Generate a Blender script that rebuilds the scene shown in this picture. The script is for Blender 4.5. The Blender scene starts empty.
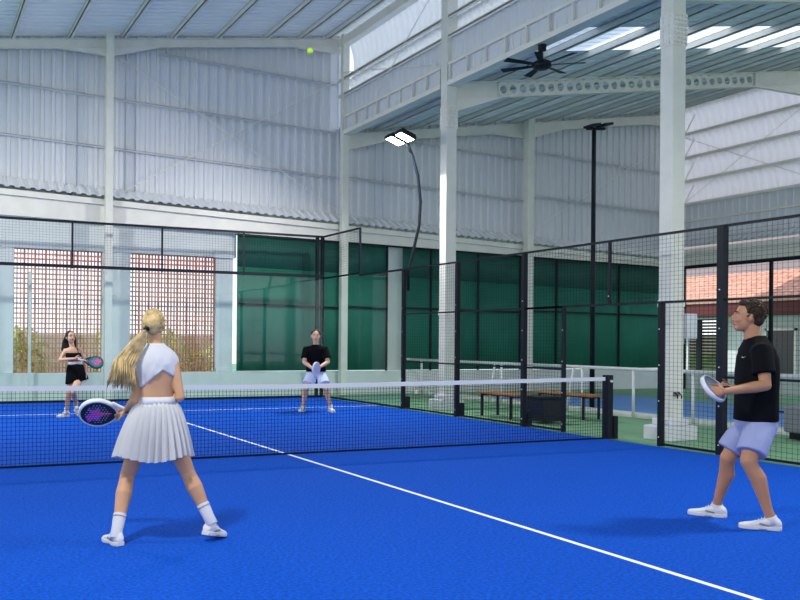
import bpy, bmesh, math, random
from mathutils import Vector as V, Matrix
random.seed(4)
SC = bpy.context.scene
COL = SC.collection
PI = math.pi

# ------------------------------------------------------------------ camera
CAM = V((-4.3634, -10.1711, 1.4358)); YAW = .4191; FPX = 881.87; CX = 301.78; CY = 340.08; ROLL = .0079
R0 = V((math.cos(YAW), -math.sin(YAW), 0)); FW = V((math.sin(YAW), math.cos(YAW), 0)); U0 = V((0, 0, 1))
RR = R0*math.cos(ROLL)+U0*math.sin(ROLL); UU = U0*math.cos(ROLL)-R0*math.sin(ROLL)
cd = bpy.data.cameras.new('camera'); cam = bpy.data.objects.new('camera', cd); COL.objects.link(cam)
cam.matrix_world = Matrix((( RR.x, UU.x, -FW.x, CAM.x), (RR.y, UU.y, -FW.y, CAM.y), (RR.z, UU.z, -FW.z, CAM.z), (0, 0, 0, 1)))
cd.sensor_width = 36; cd.lens = FPX/800*36; cd.shift_x = (400-CX)/800; cd.shift_y = (CY-300)/800; cd.clip_end = 300
SC.camera = cam
def at(u, v, w):
    return CAM + (FW + RR*((u-CX)/FPX) + UU*((CY-v)/FPX))*w

# ------------------------------------------------------------------ materials
def mat(name, col, rough=.6, metal=0, var=0, vs=8, bump=0, bs=60, spec=.5, emit=None, es=0, sheen=0):
    m = bpy.data.materials.new(name); m.use_nodes = True
    n = m.node_tree; b = n.nodes['Principled BSDF']
    b.inputs['Base Color'].default_value = (*col, 1); b.inputs['Roughness'].default_value = rough
    b.inputs['Metallic'].default_value = metal; b.inputs['Specular IOR Level'].default_value = spec
    tc = n.nodes.new('ShaderNodeTexCoord')
    if var:
        t = n.nodes.new('ShaderNodeTexNoise'); t.inputs['Scale'].default_value = vs; t.inputs['Detail'].default_value = 5
        n.links.new(tc.outputs['Object'], t.inputs['Vector'])
        r = n.nodes.new('ShaderNodeMapRange'); r.inputs[1].default_value = .3; r.inputs[2].default_value = .7
        r.inputs[3].default_value = 1-var; r.inputs[4].default_value = 1+var
        n.links.new(t.outputs['Fac'], r.inputs[0])
        x = n.nodes.new('ShaderNodeVectorMath'); x.operation = 'SCALE'; x.inputs[0].default_value = col
        n.links.new(r.outputs[0], x.inputs['Scale']); n.links.new(x.outputs[0], b.inputs['Base Color'])
    if bump:
        t = n.nodes.new('ShaderNodeTexNoise'); t.inputs['Scale'].default_value = bs; t.inputs['Detail'].default_value = 4
        n.links.new(tc.outputs['Object'], t.inputs['Vector'])
        bp = n.nodes.new('ShaderNodeBump'); bp.inputs['Strength'].default_value = bump; bp.inputs['Distance'].default_value = .01
        n.links.new(t.outputs['Fac'], bp.inputs['Height']); n.links.new(bp.outputs[0], b.inputs['Normal'])
    if emit:
        b.inputs['Emission Color'].default_value = (*emit, 1); b.inputs['Emission Strength'].default_value = es
    return m
def mat_translucent(name, col, t=.6):
    m = bpy.data.materials.new(name); m.use_nodes = True; n = m.node_tree
    n.nodes.remove(n.nodes['Principled BSDF']); o = n.nodes['Material Output']
    a = n.nodes.new('ShaderNodeBsdfDiffuse'); a.inputs[0].default_value = (*col, 1)
    b = n.nodes.new('ShaderNodeBsdfTranslucent'); b.inputs[0].default_value = (*col, 1)
    x = n.nodes.new('ShaderNodeMixShader'); x.inputs[0].default_value = t
    n.links.new(a.outputs[0], x.inputs[1]); n.links.new(b.outputs[0], x.inputs[2]); n.links.new(x.outputs[0], o.inputs[0])
    return m
def mat_glass(name):
    m = bpy.data.materials.new(name); m.use_nodes = True; n = m.node_tree
    n.nodes.remove(n.nodes['Principled BSDF']); o = n.nodes['Material Output']
    a = n.nodes.new('ShaderNodeBsdfTransparent'); a.inputs[0].default_value = (.93, .975, .97, 1)
    b = n.nodes.new('ShaderNodeBsdfGlossy'); b.inputs['Roughness'].default_value = .02
    f = n.nodes.new('ShaderNodeLayerWeight'); f.inputs[0].default_value = .5
    pw = n.nodes.new('ShaderNodeMath'); pw.operation = 'POWER'; pw.inputs[1].default_value = 5; n.links.new(f.outputs['Facing'], pw.inputs[0])
    ml = n.nodes.new('ShaderNodeMath'); ml.operation = 'MULTIPLY_ADD'; ml.inputs[1].default_value = .5; ml.inputs[2].default_value = .03; n.links.new(pw.outputs[0], ml.inputs[0])
    x = n.nodes.new('ShaderNodeMixShader'); n.links.new(ml.outputs[0], x.inputs[0])
    n.links.new(a.outputs[0], x.inputs[1]); n.links.new(b.outputs[0], x.inputs[2]); n.links.new(x.outputs[0], o.inputs[0])
    return m
M = dict(
 turf=mat('blue_turf', (.001, .083, .55), .95, var=.34, vs=42, bump=1, bs=150, spec=.12),
 line=mat('white_paint', (.85, .88, .95), .8),
 gfloor=mat('green_floor', (.17, .36, .20), .75, var=.08, vs=2),
 bfloor=mat('pale_blue_floor', (.14, .32, .68), .75, var=.05, vs=2),
 clad=mat('cladding', (.70, .72, .76), .5, .05, var=.02, vs=1.2),
 roofm=mat_translucent('roof_sheet', (.80, .83, .86), .22),
 roofl=mat_translucent('lower_roof_sheet', (.74, .79, .80), .2),
 steel=mat('cream_steel', (.80, .78, .72), .5, .05, var=.05, vs=3),
 galv=mat('grey_galvanised', (.58, .60, .64), .5, .1),
 steelw=mat('column_paint', (.74, .74, .67), .45, .05, var=.05, vs=3),
 plaster=mat('white_plaster', (.66, .70, .70), .8, var=.05, vs=2),
 bright=mat('bright_white_sheet', (.85, .86, .88), .35, spec=.6),
 white=mat('white_coat', (.66, .68, .72), .5),
 black=mat('black_coat', (.006, .010, .017), .45, 0, spec=.2),
 blackm=mat('black_wire', (.006, .009, .014), .6, spec=.15),
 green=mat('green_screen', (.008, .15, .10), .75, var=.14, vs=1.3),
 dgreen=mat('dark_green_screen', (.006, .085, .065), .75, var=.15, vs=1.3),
 brick=mat('terracotta_block', (.55, .20, .12), .8, var=.2, vs=5),
 wood=mat('bench_wood', (.40, .17, .05), .5, var=.2, vs=9),
 concrete=mat('kerb_paint', (.62, .66, .62), .8, var=.06, vs=3),
 tile=mat('roof_tile', (.74, .42, .32), .7, var=.25, vs=6),
 soffit=mat('grey_sheet', (.30, .27, .28), .7),
 dred=mat('dark_red_board', (.12, .02, .02), .6),
 dark=mat('dark_window', (.02, .025, .03), .2),
 leaf=mat('hedge_leaf', (.42, .55, .12), .7, var=.5, vs=3),
 orange=mat('orange_wall', (.86, .66, .54), .8, var=.2, vs=1),
 tealp=mat('teal_paint', (.02, .40, .30), .6),
 louv=mat_translucent('white_louvre', (.95, .95, .96), .62),
 sky=mat_translucent('skylight_sheet', (.95, .96, .97), .9),
 glass=mat_glass('court_glass'),
 led=mat('lamp_led', (1, 1, 1), .5, emit=(1, 1, 1), es=26),
 skin=mat('skin_tan', (.56, .30, .17), .5, var=.07, vs=9, spec=.35),
 skinm=mat('skin_brown', (.44, .21, .115), .5, var=.07, vs=9, spec=.35),
 skinf=mat('skin_light', (.62, .37, .25), .5, var=.05, vs=9, spec=.35),
 blond=mat('blonde_hair', (.52, .37, .17), .5, var=.45, vs=22, spec=.4),
 brown=mat('brown_hair', (.035, .02, .011), .6, var=.4, vs=30, spec=.2),
 blackh=mat('black_hair', (.005, .004, .004), .5, spec=.2),
 cloth=mat('white_fabric', (.57, .57, .62), .85, bump=.15, bs=40),
 skirt=mat('skirt_fabric', (.54, .53, .54), .85),
 bshirt=mat('black_fabric', (.004, .0045, .006), .9, bump=.5, bs=14, spec=.1),
 shorts=mat('lavender_fabric', (.31, .34, .55), .85, bump=.4, bs=14, spec=.2),
 pshorts=mat('pale_blue_fabric', (.55, .66, .88), .85),
 shoe=mat('white_shoe', (.68, .68, .68), .6, bump=.2, bs=50),
 sole=mat('white_sole', (.62, .62, .62), .5),
 grey=mat('grey_trim', (.22, .22, .26), .6),
 lip=mat('lip', (.42, .12, .10), .5),
 eyew=mat('eye_white', (.8, .8, .8), .3), iris=mat('iris', (.03, .02, .015), .2),
 rblack=mat('racket_black', (.012, .012, .03), .35),
 rpurple=mat('racket_purple', (.42, .03, .50), .4),
 rpink=mat('racket_pink', (.75, .03, .22), .4),
 rteal=mat('racket_teal', (.03, .14, .18), .4),
 rdot=mat('racket_hole', (.32, .42, .50), .5),
 rgrey=mat('racket_grey', (.12, .13, .19), .4),
 rwhite=mat('racket_white', (.62, .63, .70), .4),
 rpale=mat('racket_pale', (.55, .55, .80), .4),
 ball=mat('ball_felt', (.62, .95, .04), .9),
)

# ------------------------------------------------------------------ mesh helper
class MB:
    def __init__(s): s.v = []; s.f = []; s.mi = []; s.cur = 0
    def add(s, vs, fs):
        o = len(s.v); s.v += [tuple(p) for p in vs]
        for f in fs: s.f.append(tuple(i+o for i in f)); s.mi.append(s.cur)
    def box(s, a, b):
        x0, y0, z0 = a; x1, y1, z1 = b
        s.add([(x0,y0,z0),(x1,y0,z0),(x1,y1,z0),(x0,y1,z0),(x0,y0,z1),(x1,y0,z1),(x1,y1,z1),(x0,y1,z1)],
              [(3,2,1,0),(4,5,6,7),(0,1,5,4),(1,2,6,5),(2,3,7,6),(3,0,4,7)])
    def bar(s, p, q, w, h, up=(0,0,1)):       # rectangular bar from p to q, w across, h along up
        p = V(p); q = V(q); d = (q-p).normalized(); u = V(up); sd = d.cross(u).normalized(); u = sd.cross(d)
        c = [(-1,-1),(1,-1),(1,1),(-1,1)]
        s.add([p+sd*(a*w/2)+u*(b*h/2) for a, b in c]+[q+sd*(a*w/2)+u*(b*h/2) for a, b in c],
              [(0,1,2,3),(7,6,5,4),(1,0,4,5),(2,1,5,6),(3,2,6,7),(0,3,7,4)])
    def loft(s, rings, caps=True):
        n = len(rings[0]); vs = [p for r in rings for p in r]; fs = []
        for i in range(len(rings)-1):
            for k in range(n):
                k2 = (k+1) % n; fs.append((i*n+k, i*n+k2, (i+1)*n+k2, (i+1)*n+k))
        if caps: fs.append(tuple(range(n-1, -1, -1))); fs.append(tuple((len(rings)-1)*n+k for k in range(n)))
        s.add(vs, fs)
    def tube(s, pts, rad, n=10, rnd=False, wide=None, asp=1.0):   # chain; wide = direction of the larger axis, asp = ratio of other axis
        pts = [V(p) for p in pts]
        if not isinstance(rad, (list, tuple)): rad = [rad]*len(pts)
        P = list(pts); Rd = list(rad)
        if rnd:
            d0 = (pts[0]-pts[1]).normalized(); d1 = (pts[-1]-pts[-2]).normalized(); r0 = rad[0]; r1 = rad[-1]
            r0 = r0[0] if isinstance(r0, tuple) else r0; r1 = r1[0] if isinstance(r1, tuple) else r1
            sc = lambda r, k: tuple(x*k for x in r) if isinstance(r, tuple) else r*k
            P = [pts[0]+d0*r0*math.sin(a) for a in (1.45, 1.0, .5)]+P+[pts[-1]+d1*r1*math.sin(a) for a in (.5, 1.0, 1.45)]
            Rd = [sc(rad[0], math.cos(a)) for a in (1.45, 1.0, .5)]+Rd+[sc(rad[-1], math.cos(a)) for a in (.5, 1.0, 1.45)]
        up = V(wide) if wide is not None else None; rings = []; prev = None
        for i, p in enumerate(P):
            t = (P[min(i+1, len(P)-1)]-P[max(i-1, 0)]).normalized()
            if up is not None: a = up - t*up.dot(t)
            elif prev is None: a = t.orthogonal()
            else: a = prev - t*prev.dot(t)
            if a.length < 1e-6: a = t.orthogonal()
            a.normalize(); prev = a; b = t.cross(a)
            r = Rd[i]; ra, rb = r if isinstance(r, tuple) else (r, r*asp)
            rings.append([p+a*(ra*math.cos(2*PI*k/n))+b*(rb*math.sin(2*PI*k/n)) for k in range(n)])
        s.loft(rings)
    def ell(s, c, ax, ay, az, n=16, m=10):    # ellipsoid with three axis vectors
        c = V(c); ax = V(ax); ay = V(ay); az = V(az); rings = []
        for i in range(1, m):
            a = PI*i/m; rings.append([c-az*math.cos(a)+(ax*math.cos(2*PI*k/n)+ay*math.sin(2*PI*k/n))*math.sin(a) for k in range(n)])
        o = len(s.v); s.loft(rings, caps=False)
        s.add([c-az, c+az], []); N = len(s.v)
        for k in range(n):
            s.f.append((o+(k+1) % n, o+k, N-2)); s.mi.append(s.cur)
            s.f.append((o+(m-2)*n+k, o+(m-2)*n+(k+1) % n, N-1)); s.mi.append(s.cur)
    def xf(s, mtx): s.v = [tuple(mtx @ V(p)) for p in s.v]; return s
    def build(s, name, m, parent=None, smooth=False, bevel=0, remesh=0, sm=4, solid=0):
        me = bpy.data.meshes.new(name); me.from_pydata(s.v, [], s.f)
        ms = m if isinstance(m, list) else [m]
        for x in ms: me.materials.append(x)
        if len(ms) > 1:
            for p, i in zip(me.polygons, s.mi): p.material_index = i
        if smooth:
            for p in me.polygons: p.use_smooth = True
        me.update()
        o = bpy.data.objects.new(name, me); COL.objects.link(o)
        if parent:
            o.parent = parent; o.matrix_parent_inverse = Matrix.Translation(parent.location).inverted() if not parent.parent and parent.type == 'EMPTY' else Matrix()
            if parent.type == 'EMPTY' and (parent.rotation_euler[0] or parent.rotation_euler[1] or parent.rotation_euler[2]): raise Exception('rot')
        if remesh:
            r = o.modifiers.new('r', 'REMESH'); r.mode = 'VOXEL'; r.voxel_size = remesh; r.use_smooth_shade = True
            k = o.modifiers.new('s', 'SMOOTH'); k.factor = .5; k.iterations = sm
        if solid:
            k = o.modifiers.new('t', 'SOLIDIFY'); k.thickness = solid; k.offset = 0
        if bevel:
            k = o.modifiers.new('b', 'BEVEL'); k.width = bevel; k.segments = 2; k.limit_method = 'ANGLE'
        return o
def thing(name, label, cat, loc, group=None):
    o = bpy.data.objects.new(name, None); COL.objects.link(o); o.location = loc; o.empty_display_size = .1
    o['label'] = label; o['category'] = cat
    if group: o['group'] = group
    return o
def tag(o, label, cat, group=None):
    o['label'] = label; o['category'] = cat
    if group: o['group'] = group
    return o
def struct(o): o['kind'] = 'structure'; return o

# ================================================================== GROUND
b = MB(); b.box((-30, -25, -.3), (45, 40, -.02)); struct(b.build('floor', M['gfloor']))
W = 5.2
b = MB()   # turf with its painted lines as faces of the same sheet
xs = [-5.12, -.025, .025, 5.12]; ys = [-10, -6.975, -6.925, 6.925, 6.975, 10]
for i in range(3):
    for j in range(5):
        ln = (j in (1, 3)) or (i == 1 and 1 <= j <= 3)
        b.cur = 1 if ln else 0
        b.add([(xs[i], ys[j], 0), (xs[i+1], ys[j], 0), (xs[i+1], ys[j+1], 0), (xs[i], ys[j+1], 0)], [(0, 1, 2, 3)])
b.cur = 0
for p, q in (((-5.12,-10),(5.12,-10)),((5.12,-10),(5.12,10)),((5.12,10),(-5.12,10)),((-5.12,10),(-5.12,-10))):
    b.add([(*p, -.02), (*q, -.02), (*q, 0), (*p, 0)], [(0, 1, 2, 3)])
struct(b.build('floor_turf', [M['turf'], M['line']]))
b = MB(); b.box((9.3, -9, -.02), (13.6, 9.0, -.008)); struct(b.build('floor_blue_court', M['bfloor']))
b = MB(); b.box((8.45, -9, -.02), (8.75, 10.9, .07)); struct(b.build('trim_kerb', M['concrete'], bevel=.01))

# ================================================================== FAR WALL
YW = 11.2
def sl(x): return -.037*(x-6.15)
def corr(mb, x0, x1, y, zb, zt, pitch=.25, dep=.055):
    n = int((x1-x0)/pitch); P = []
    for i in range(n):
        x = x0+i*pitch
        for dx, d in ((0, 0), (.15, 0), (.17, dep), (.23, dep)): P.append((x+dx*pitch/.25, y-d))
    P.append((x1, y))
    vs = [(a, c, zb(a)) for a, c in P]+[(a, c, zt(a)) for a, c in P]; k = len(P)
    mb.add(vs, [(i, i+1, k+i+1, k+i) for i in range(k-1)])
hz = lambda x: 8.58+.147*x           # top of the high bay's rafters
lz = lambda x: 6.95+.155*(x-6.2)     # top of the lower bay's rafters
b = MB(); corr(b, -9, 6.35, YW, lambda x: 4.4+sl(x), lambda x: hz(x)+.2); corr(b, 6.15, 18.4, YW, lambda x: 4.4+sl(x), lambda x: lz(x)+.2)
struct(b.build('wall_back_cladding', M['clad'], solid=.004))
# masonry below
b = MB()
b.box((-9, 11.0, -.02), (18.4, 11.4, .62))
for a, c in ((-9, -2.16), (-.13, .55), (2.73, 3.19), (7.6, 8.2)):
    b.box((a, 11.14, .62), (c, 11.4, 3.55))
b.box((-9, 11.1, 3.52), (3.26, 11.4, 4.9)); b.box((7.6, 11.14, 3.52), (8.2, 11.4, 4.2))
b.box((2.66, 11.06, 3.5), (3.2, 11.14, 3.72)); b.box((2.72, 11.04, .62), (3.14, 11.14, .72))
struct(b.build('wall_back', M['plaster'], bevel=.012))
# little ledge roof and eave beams under the cladding
b = MB()
n = 120; P0 = []; P1 = []
for i in range(n*6+1):
    x = -9+i*27.4/(n*6); q = (i % 6)/6
    h = .045*(1 if .2 < q < .7 else 0)
    P0.append((x, YW-.06, 4.80+sl(x)+h)); P1.append((x, YW-.50-h*.8, 4.54+sl(x)+h*.6))
k = len(P0); b.add(P0+P1, [(i, k+i, k+i+1, i+1) for i in range(k-1)])
struct(b.build('trim_ledge', M['bright'], solid=.006))
b = MB()
b.bar((-9, YW-.32, 4.43+sl(-9)), (18.3, YW-.32, 4.43+sl(18.3)), .22, .13)
def tz(x): return 4.13-.018*(x-3.3)
vs_ = [(x, y, z) for x in (-9, 18.3) for (y, z) in ((YW-.32, 4.37+sl(x)), (YW-.1, 4.37+sl(x)), (YW-.1, min(tz(x), 4.33+sl(x))), (YW-.32, min(tz(x), 4.33+sl(x))))]
b.add(vs_, [(0,1,2,3),(7,6,5,4),(0,4,5,1),(1,5,6,2),(2,6,7,3),(3,7,4,0)])
struct(b.build('trim_eave', M['steel']))
b = MB(); b.bar((3.2, 10.92, tz(3.2)-.02), (18.2, 10.92, tz(18.2)-.02), .04, .06); struct(b.build('trim_screen_rail', M['black']))
# lattice windows
def lattice(x0, x1, idx):
    b = MB(); z0, z1 = .62, 3.52
    nz = 25; nx = int((x1-x0)/.08)
    for i in range(nz+1):
        z = z0+(z1-z0)*i/nz; b.box((x0, 11.2, z-.0125), (x1, 11.3, z+.0125))
    for i in range(nx+1):
        x = x0+(x1-x0)*i/nx; t = .017 if i % 3 == 0 else .008
        b.box((x-t, 11.21, z0), (x+t, 11.29, z1))
    o = b.build('window_%d' % idx, M['brick']); struct(o)
lattice(-2.16, -.13, 1); lattice(.55, 2.73, 2)
# green wind screens
def screen(x0, x1, y, label):
    t = thing('wind_screen', label, 'screen', (x0, y, .6), 'green wind screens on the far wall')
    b = MB(); n = int((x1-x0)/.06); P = []
    for i in range(n+1):
        x = x0+(x1-x0)*i/n; P.append((x, y+.012*math.sin(x*6.1)+.006*math.sin(x*23)))
    def sheet(z0, z1, m):
        bb = MB(); k = len(P); bb.add([(a, c, z0(a)) for a, c in P]+[(a, c, z1(a)) for a, c in P], [(i, i+1, k+i+1, k+i) for i in range(k-1)])
        return bb.build('screen_cloth', m, t, smooth=True, solid=.004)
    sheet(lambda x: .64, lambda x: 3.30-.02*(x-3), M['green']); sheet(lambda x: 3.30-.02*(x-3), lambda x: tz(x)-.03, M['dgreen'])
    r = MB(); r.bar((x0, y-.05, 2.35), (x1, y-.05, 2.3), .04, .05); r.build('rail', M['black'], t)
    for x in ([x1-.03] if x1-x0 < 3.2 else [x0+.9, x0+(x1-x0)*.62, x1-.03]):
        r = MB(); r.box((x-.025, y-.07, .62), (x+.025, y-.03, tz(x)-.03)); r.build('post', M['black'], t)
screen(3.24, 6.24, 10.97, 'green wind screen between the white pier and the slim column, behind the crouching player')
screen(6.26, 7.6, 10.97, 'narrow green wind screen left of the bright white pier')
screen(8.08, 12.1, 10.97, 'green wind screen behind the court corner, between white pier and rear column')
screen(12.5, 17.9, 10.97, 'widest green wind screen, right of the rear cream column')
# girts on the far wall
G = 'horizontal steel rails on the far wall'
def girt(x0, x1, z, label):
    b = MB(); b.bar((x0, YW-.11, z+sl(x0)), (x1, YW-.11, z+sl(x1)), .12, .02); b.bar((x0, YW-.165, z-.025+sl(x0)), (x1, YW-.165, z-.025+sl(x1)), .01, .05)
    tag(b.build('wall_rail', M['galv']), label, 'rail', G)
girt(-9, 6.05, 6.99, 'upper steel rail across the tall left part of the far wall')
girt(-9, 6.05, 5.80, 'lower steel rail across the tall left part of the far wall')
girt(1.2, 6.05, 8.27, 'short top steel rail below the roof beam of the tall left bay')
girt(6.3, 12.2, 7.06, 'upper steel rail on the far wall between slim and rear columns')
girt(6.3, 12.2, 5.85, 'lower steel rail on the far wall between slim and rear columns')
girt(12.4, 18.2, 7.35, 'upper steel rail on the far wall right of the rear column')
girt(12.4, 18.2, 6.05, 'lower steel rail on the far wall right of the rear column')
# wall bracing wires
def wire(p, q, label, r=.012):
    b = MB(); b.tube([p, q], r, 5); tag(b.build('brace_rod', M['steel']), label, 'rod', 'thin diagonal brace rods')
wire((.2, 11.0, 8.2), (6.1, 11.0, 4.9), 'thin diagonal rod falling right across the tall far wall')
wire((.2, 10.95, 4.9), (6.1, 10.95, 8.4), 'thin diagonal rod rising right across the tall far wall')
wire((12.4, 11.0, 4.7), (18.2, 11.0, 8.0), 'thin diagonal rod rising right behind the straight lamp pole')

# ================================================================== STEEL FRAME
def ibeam(mb, p, q, w, h, up=(0,0,1), tf=.02, tw=.014):
    p = V(p); q = V(q); d = (q-p).normalized(); u = V(up); sd = d.cross(u).normalized(); u = sd.cross(d)
    mb.bar(p+u*(h/2-tf/2), q+u*(h/2-tf/2), w, tf, up); mb.bar(p-u*(h/2-tf/2), q-u*(h/2-tf/2), w, tf, up); mb.bar(p, q, tw, h-2*tf, up)
def column(x, y, w, d, top, label, base=True, plate=None, name='steel_column'):
    t = thing(name, label, 'column', (x, y, 0), None)
    b = MB(); b.box((x-w/2, y-d/2, 0), (x+w/2, y+d/2, top)); b.build('shaft', M['steelw'], t, bevel=.008)
    if base:
        b = MB(); b.box((x-.30, y-.24, -.02), (x+.30, y+.24, .2)); b.box((x-.2, y-.17, .2), (x+.2, y+.17, .3)); b.build('footing', M['white'], t, bevel=.02)
    if plate:
        b = MB(); b.box((x-w/2-.012, y-d/2-.014, plate-.24), (x+w/2+.012, y-d/2, plate+.24)); b.box((x-w/2-.014, y-d/2, plate-.24), (x-w/2, y+d/2, plate+.24)); b.build('splice_plate', M['steel'], t)
        b = MB()
        for i in range(7):
            for j in range(4):
                b.box((x-w/2+.02+j*(w-.04)/3-.016, y-d/2-.035, plate-.20+i*.067-.016), (x-w/2+.02+j*(w-.04)/3+.016, y-d/2-.013, plate-.20+i*.067+.016))
            for j in range(2):
                b.box((x-w/2-.03, y-.06+j*.12-.014, plate-.20+i*.067-.016), (x-w/2-.012, y-.06+j*.12+.014, plate-.20+i*.067+.016))
        b.build('bolt_rows', M['steelw'], t)
    return t
cn = column(6.12, -.3, .26, .24, hz(6.2), 'nearest tall cream steel column, standing beside the court gate', plate=6.12)
b = MB(); b.box((5.98, -.43, 1.98), (6.26, -.17, 2.08)); b.build('collar', M['steel'], cn)
cm_ = column(6.12, 5.75, .26, .24, hz(6.2), 'tall cream steel column in mid hall behind the mesh fence', plate=6.18)
b = MB(); b.box((5.98, 5.62, 1.98), (6.26, 5.88, 2.08)); b.build('collar', M['steel'], cm_)
column(6.08, 10.60, .19, .16, hz(6.2), 'slim cream column on the far wall behind the glass corner', base=False)
column(-.10, 10.60, .17, .16, hz(-.1)+.02, 'cream column between the two lattice windows of the far wall', base=False)
column(12.09, 10.60, .22, .2, lz(12.3)+.05, 'cream column at the far wall right of mid hall', base=False)
# high bay rafter at the far wall, with haunches
def rafter(fz, x0, x1, y, h, label, w=.12):
    b = MB(); ibeam(b, (x0, y, fz(x0)-h/2), (x1, y, fz(x1)-h/2), w, h); return b
t = thing('roof_beam', 'cream sloping roof beam along the top of the tall far wall', 'beam', (0, 10.95, 8))
rafter(hz, -14, 6.1, 10.92, .21, '').build('beam', M['steel'], t)
b = MB()
for x0, x1, x2 in ((-1.25, -.03, -.03), (1.2, .05, .05), (4.7, 6.1, 6.1)):
    za = hz(x0)-.21; zb = hz(x1)-.21
    for yy in (10.93-.006,):
        b.loft([[V((x0, yy-.05, za)), V((x1, yy-.05, zb)), V((x1, yy-.05, zb-.2))], [V((x0, yy+.05, za)), V((x1, yy+.05, zb)), V((x1, yy+.05, zb-.2))]])
b.build('haunch', M['steel'], t)
t = thing('roof_beam', 'roof beam of the tall bay overhead, out of the picture at mid hall', 'beam', (0, 5.75, 8))
rafter(hz, -14, 6.0, 5.75, .4, '').build('beam', M['steel'], t)
t = thing('roof_beam', 'cream sloping roof beam on the far wall of the lower bay', 'beam', (12, 10.95, 8))
rafter(lz, 6.25, 18.3, 10.92, .26, '').build('beam', M['steel'], t)
b = MB()
for x0, x1 in ((7.6, 6.28), (11.0, 12.2), (13.6, 12.4), (17, 18.3)):
    za = lz(x0)-.26; zb = lz(x1)-.26
    b.loft([[V((x0, 10.87, za)), V((x1, 10.87, zb)), V((x1, 10.87, zb-.2))], [V((x0, 10.97, za)), V((x1, 10.97, zb)), V((x1, 10.97, zb-.2))]])
b.build('haunch', M['steel'], t)
# castellated rafter with round holes across the lower bay at mid hall
t = thing('perforated_roof_beam', 'cream roof beam pierced by a row of round holes, spanning the lower bay', 'beam', (6.3, 5.75, 6.9))
def holed(mb, x0, x1, y, fz, h, n, r):
    L = x1-x0; dx = L/n
    for i in range(n):
        a = x0+i*dx; c = a+dx/2; ms = 16
        top = lambda x: fz(x); bot = lambda x: fz(x)-h
        cz = fz(c)-h/2
        outer = []; inner = []
        for k in range(ms):
            an = 2*PI*k/ms; ca, sa = math.cos(an), math.sin(an)
            s_ = min((dx/2)/max(abs(ca), 1e-6), (h/2)/max(abs(sa), 1e-6))
            px = c+ca*s_; pz = cz+sa*s_+(fz(px)-fz(c)); outer.append((px, y, pz)); inner.append((c+ca*r, y, cz+sa*r))
        mb.add(outer+inner, [(k, (k+1) % ms, ms+(k+1) % ms, ms+k) for k in range(ms)])
b = MB(); holed(b, 7.4, 15.3, 5.75, lambda x: lz(x)-.02, .32, 30, .09)
b.build('web', M['steel'], t, solid=.012)
b = MB()
for dz in (-.01, -.35): b.bar((6.26, 5.75, lz(6.26)+dz), (18.2, 5.75, lz(18.2)+dz), .14, .02)
b.bar((6.26, 5.75, lz(6.26)-.18), (7.41, 5.75, lz(7.41)-.18), .014, .33); b.bar((15.29, 5.75, lz(15.29)-.18), (18.2, 5.75, lz(18.2)-.18), .014, .33)
for x in (7.38, 15.32): b.box((x-.01, 5.68, lz(x)-.36), (x+.01, 5.82, lz(x)))
b.loft([[V((15.3, 5.69, lz(15.3)-.36)), V((18.2, 5.69, lz(18.2)-.36)), V((18.2, 5.69, lz(18.2)-.8))], [V((15.3, 5.81, lz(15.3)-.36)), V((18.2, 5.81, lz(18.2)-.36)), V((18.2, 5.81, lz(18.2)-.8))]])
b.loft([[V((7.5, 5.69, lz(7.5)-.36)), V((6.26, 5.69, lz(6.26)-.36)), V((6.26, 5.69, lz(6.26)-.62))], [V((7.5, 5.81, lz(7.5)-.36)), V((6.26, 5.81, lz(6.26)-.36)), V((6.26, 5.81, lz(6.26)-.62))]])
b.build('flange', M['steel'], t)
# same kind of beam at the near column
t = thing('perforated_roof_beam', 'cream roof beam meeting the nearest column at the top edge of the picture', 'beam', (6.3, -.3, 6.9))
b = MB(); ibeam(b, (6.26, -.3, lz(6.26)-.18), (18.2, -.3, lz(18.2)-.18), .14, .36); b.build('flange', M['steel'], t)

# purlins: high bay
k = 0
xsp = [-7.6, -6.25, -4.9, -3.55, -2.28, -.99, .26, 1.48, 2.65, 3.96, 4.95, 5.74]
def purl(x, z, y0, y1, label, grp, sx=.07):
    b = MB(); b.box((x-.01, y0, z), (x+.01, y1, z+.14)); b.box((x-.01, y0, z), (x+sx, y1, z+.012)); b.box((x-.01, y0, z+.128), (x+sx, y1, z+.14))
    return tag(b.build('roof_purlin', M['steel']), label, 'roof beam', grp)
for x in xsp:
    purl(x, hz(x), -16, 11.1, 'slender roof purlin running lengthwise under the tall bay roof', 'purlins under the tall bay roof')
lx = [7.2, 8.35, 9.5, 10.65, 11.8, 12.95, 14.1, 15.25, 16.4, 17.5]
for x in lx:
    purl(x, lz(x), -16, 11.1, 'slender roof purlin running lengthwise under the lower bay roof', 'purlins under the lower bay roof')
# roofs (corrugation runs up the slope)
def roofsheet(x0, x1, fz, y0, y1, name, m, pitch=.25):
    b = MB(); n = int(round((y1-y0)/pitch)); P = []
    for i in range(n):
        y = y0+i*pitch
        for dy, d in ((0, 0), (.15, 0), (.17, .05), (.23, .05)): P.append((y+dy, d))
    P.append((y1, 0)); k = len(P)
    b.add([(x0, y, fz(x0)+.15+d) for y, d in P]+[(x1, y, fz(x1)+.15+d) for y, d in P], [(i, i+1, k+i+1, k+i) for i in range(k-1)])
    return b.build(name, m, solid=.004)
struct(roofsheet(-14, 6.35, hz, -16, 11.5, 'ceiling', M['roofm']))
struct(roofsheet(6.1, 18.6, lz, -16, 2.5, 'ceiling_lower', M['roofl']))
struct(roofsheet(6.1, 18.6, lz, 4.0, 11.5, 'ceiling_lower', M['roofl']))
struct(roofsheet(6.3, 18.6, lambda x: lz(x)+.01, 2.5, 4.0, 'window_skylight', M['sky']))

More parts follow.
